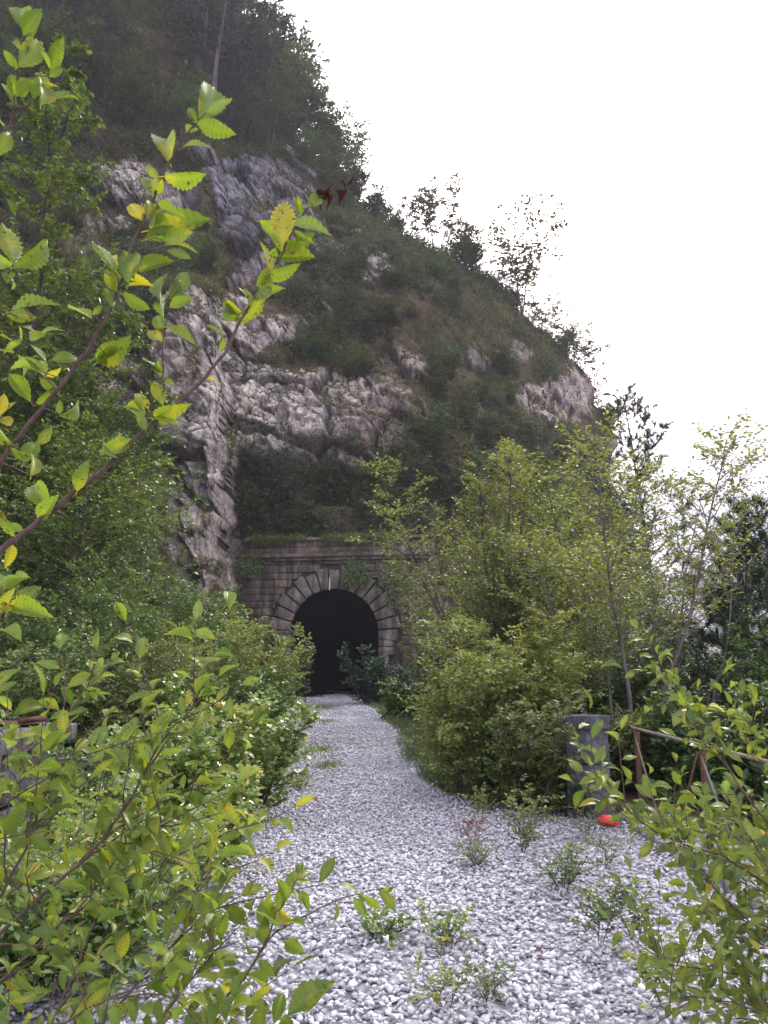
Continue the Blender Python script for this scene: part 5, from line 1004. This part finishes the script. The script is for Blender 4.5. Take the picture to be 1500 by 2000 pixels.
n3.branch([(400, 2150, 1.45), (480, 2060, 1.45), (520, 2010, 1.46), (565, 11150, 1.47), (600, 1945, 1.48)], .0022, .0007, [(560, 1985, 655, 1905, .3), (575, 1970, 640, 1920, .25), (535, 2000, 555, 1930, .6), (500, 2020, 520, 1955, .3), (480, 1990, 500, 1945, .35), (470, 2050, 450, 1985, .4), (540, 2005, 580, 2010, .4)])
n3.branch([(330, 2200, 1.4), (380, 2060, 1.4), (420, 2000, 1.41), (450, 1960, 1.42)], .002, .0007, auto=(8, .2), twigs=2, ll=.06)
# right-hand near bush
BR = (1.75, 2.7, 0.0)
n4 = Near('hornbeam_sapling', 'near hornbeam sapling at the right edge overhanging the gravel and railing', BR, 304, L_nearR)
PRE = [(1.75, 2.7, 0), (1.7, 2.65, .35)]
for pts, au, tg, ll in [
    ([(1600, 1800, 2.4), (1495, 1725, 2.4), (1415, 1670, 2.38), (1350, 1655, 2.36), (1280, 1625, 2.34), (1230, 1585, 2.32), (1185, 1545, 2.3), (1130, 1500, 2.3)], (20, .3), 9, .058),
    ([(1560, 1680, 2.5), (1460, 1560, 2.5), (1415, 1485, 2.5), (1375, 1455, 2.5), (1345, 1390, 2.48), (1325, 1350, 2.46), (1300, 1325, 2.45), (1270, 1310, 2.45)], (16, .3), 9, .056),
    ([(1620, 1770, 2.6), (1500, 1690, 2.6), (1420, 1640, 2.58), (1350, 1620, 2.56), (1290, 1610, 2.55)], (15, .2), 8, .056),
    ([(1620, 1900, 2.4), (1500, 1830, 2.4), (1440, 1780, 2.4), (1380, 1720, 2.38), (1330, 1640, 2.36), (1270, 1600, 2.35)], (16, .2), 9, .056),
    ([(1640, 11150, 2.3), (1520, 1920, 2.3), (1430, 1900, 2.28), (1350, 1890, 2.26), (1290, 1880, 2.25), (1270, 1830, 2.25)], (15, .2), 9, .055),
    ([(1640, 2080, 2.2), (1540, 2000, 2.2), (1440, 1960, 2.2), (1340, 1945, 2.18), (1290, 1930, 2.17)], (14, .2), 8, .055),
    ([(1640, 2000, 2.6), (1520, 1850, 2.6), (1440, 1800, 2.6), (1360, 1800, 2.58)], (12, .2), 9, .056), ([(1640, 1700, 2.8), (1520, 1560, 2.8), (1460, 1450, 2.8), (1430, 1380, 2.8)], (12, .2), 8, .056),
    ([(1660, 1620, 2.5), (1560, 1500, 2.5), (1500, 1430, 2.5), (1450, 1400, 2.5)], (10, .2), 6, .056), ([(1650, 2150, 2.3), (1560, 2050, 2.3), (1480, 1990, 2.3), (1400, 1990, 2.3)], (12, .1), 8, .055),
    ([(1660, 1860, 2.2), (1560, 1780, 2.2), (1500, 1700, 2.2), (1470, 1640, 2.2)], (12, .1), 8, .055), ([(1640, 1800, 2.9), (1560, 1720, 2.9), (1450, 1660, 2.9), (1380, 1600, 2.9)], (12, .1), 8, .056),
    ([(1660, 1950, 2.35), (1560, 1880, 2.35), (1480, 1840, 2.35), (1410, 1860, 2.35)], (12, .1), 9, .055), ([(1660, 2100, 2.5), (1560, 2000, 2.5), (1450, 1930, 2.5), (1360, 1980, 2.5)], (12, .1), 9, .055), ([(1680, 1750, 2.6), (1580, 1660, 2.6), (1500, 1600, 2.6), (1430, 1590, 2.6)], (12, .1), 9, .055), ([(1660, 1840, 2.5), (1560, 1760, 2.5), (1480, 1740, 2.5), (1400, 1700, 2.5)], (12, .1), 9, .055)]:
    n4.branch(pts, .0045, .0008, auto=au, twigs=int(tg * 2.3), twl=(.08, .24), ll=ll, tint=.45, pre=PRE)
# dried red leaves at the tip of the long branch
rng = np.random.RandomState(7); n5 = Leaves()
for (bx, by, tx, ty) in [(632, 375, 650, 410), (645, 365, 620, 405), (640, 378, 610, 400), (665, 352, 672, 372), (688, 345, 680, 370), (690, 345, 700, 362), (655, 372, 668, 402)]:
    a = at(bx, by, 1.42); b = at(tx, ty, 1.43); n5.add(a, b - a, rng.normal(0, 1, 3), np.linalg.norm(b - a) * .85, .5)
L_dead = leaf_mat('leaf_dead', (.04, .016, .012), (.075, .028, .02), (.10, .04, .025), .08, .8, .1)
d5 = n5.build('dried_leaves', [(t_[0] * np.array([.6, 1, 2.5]), t_[1]) for t_ in T_F], L_dead, None)
for ch in nl.root.children:
    if ch.name == 'branch': d5.parent = ch; d5.matrix_parent_inverse.identity(); d5.location = (-BL[0], -BL[1], -BL[2]); break
print('leaves', NL[0])
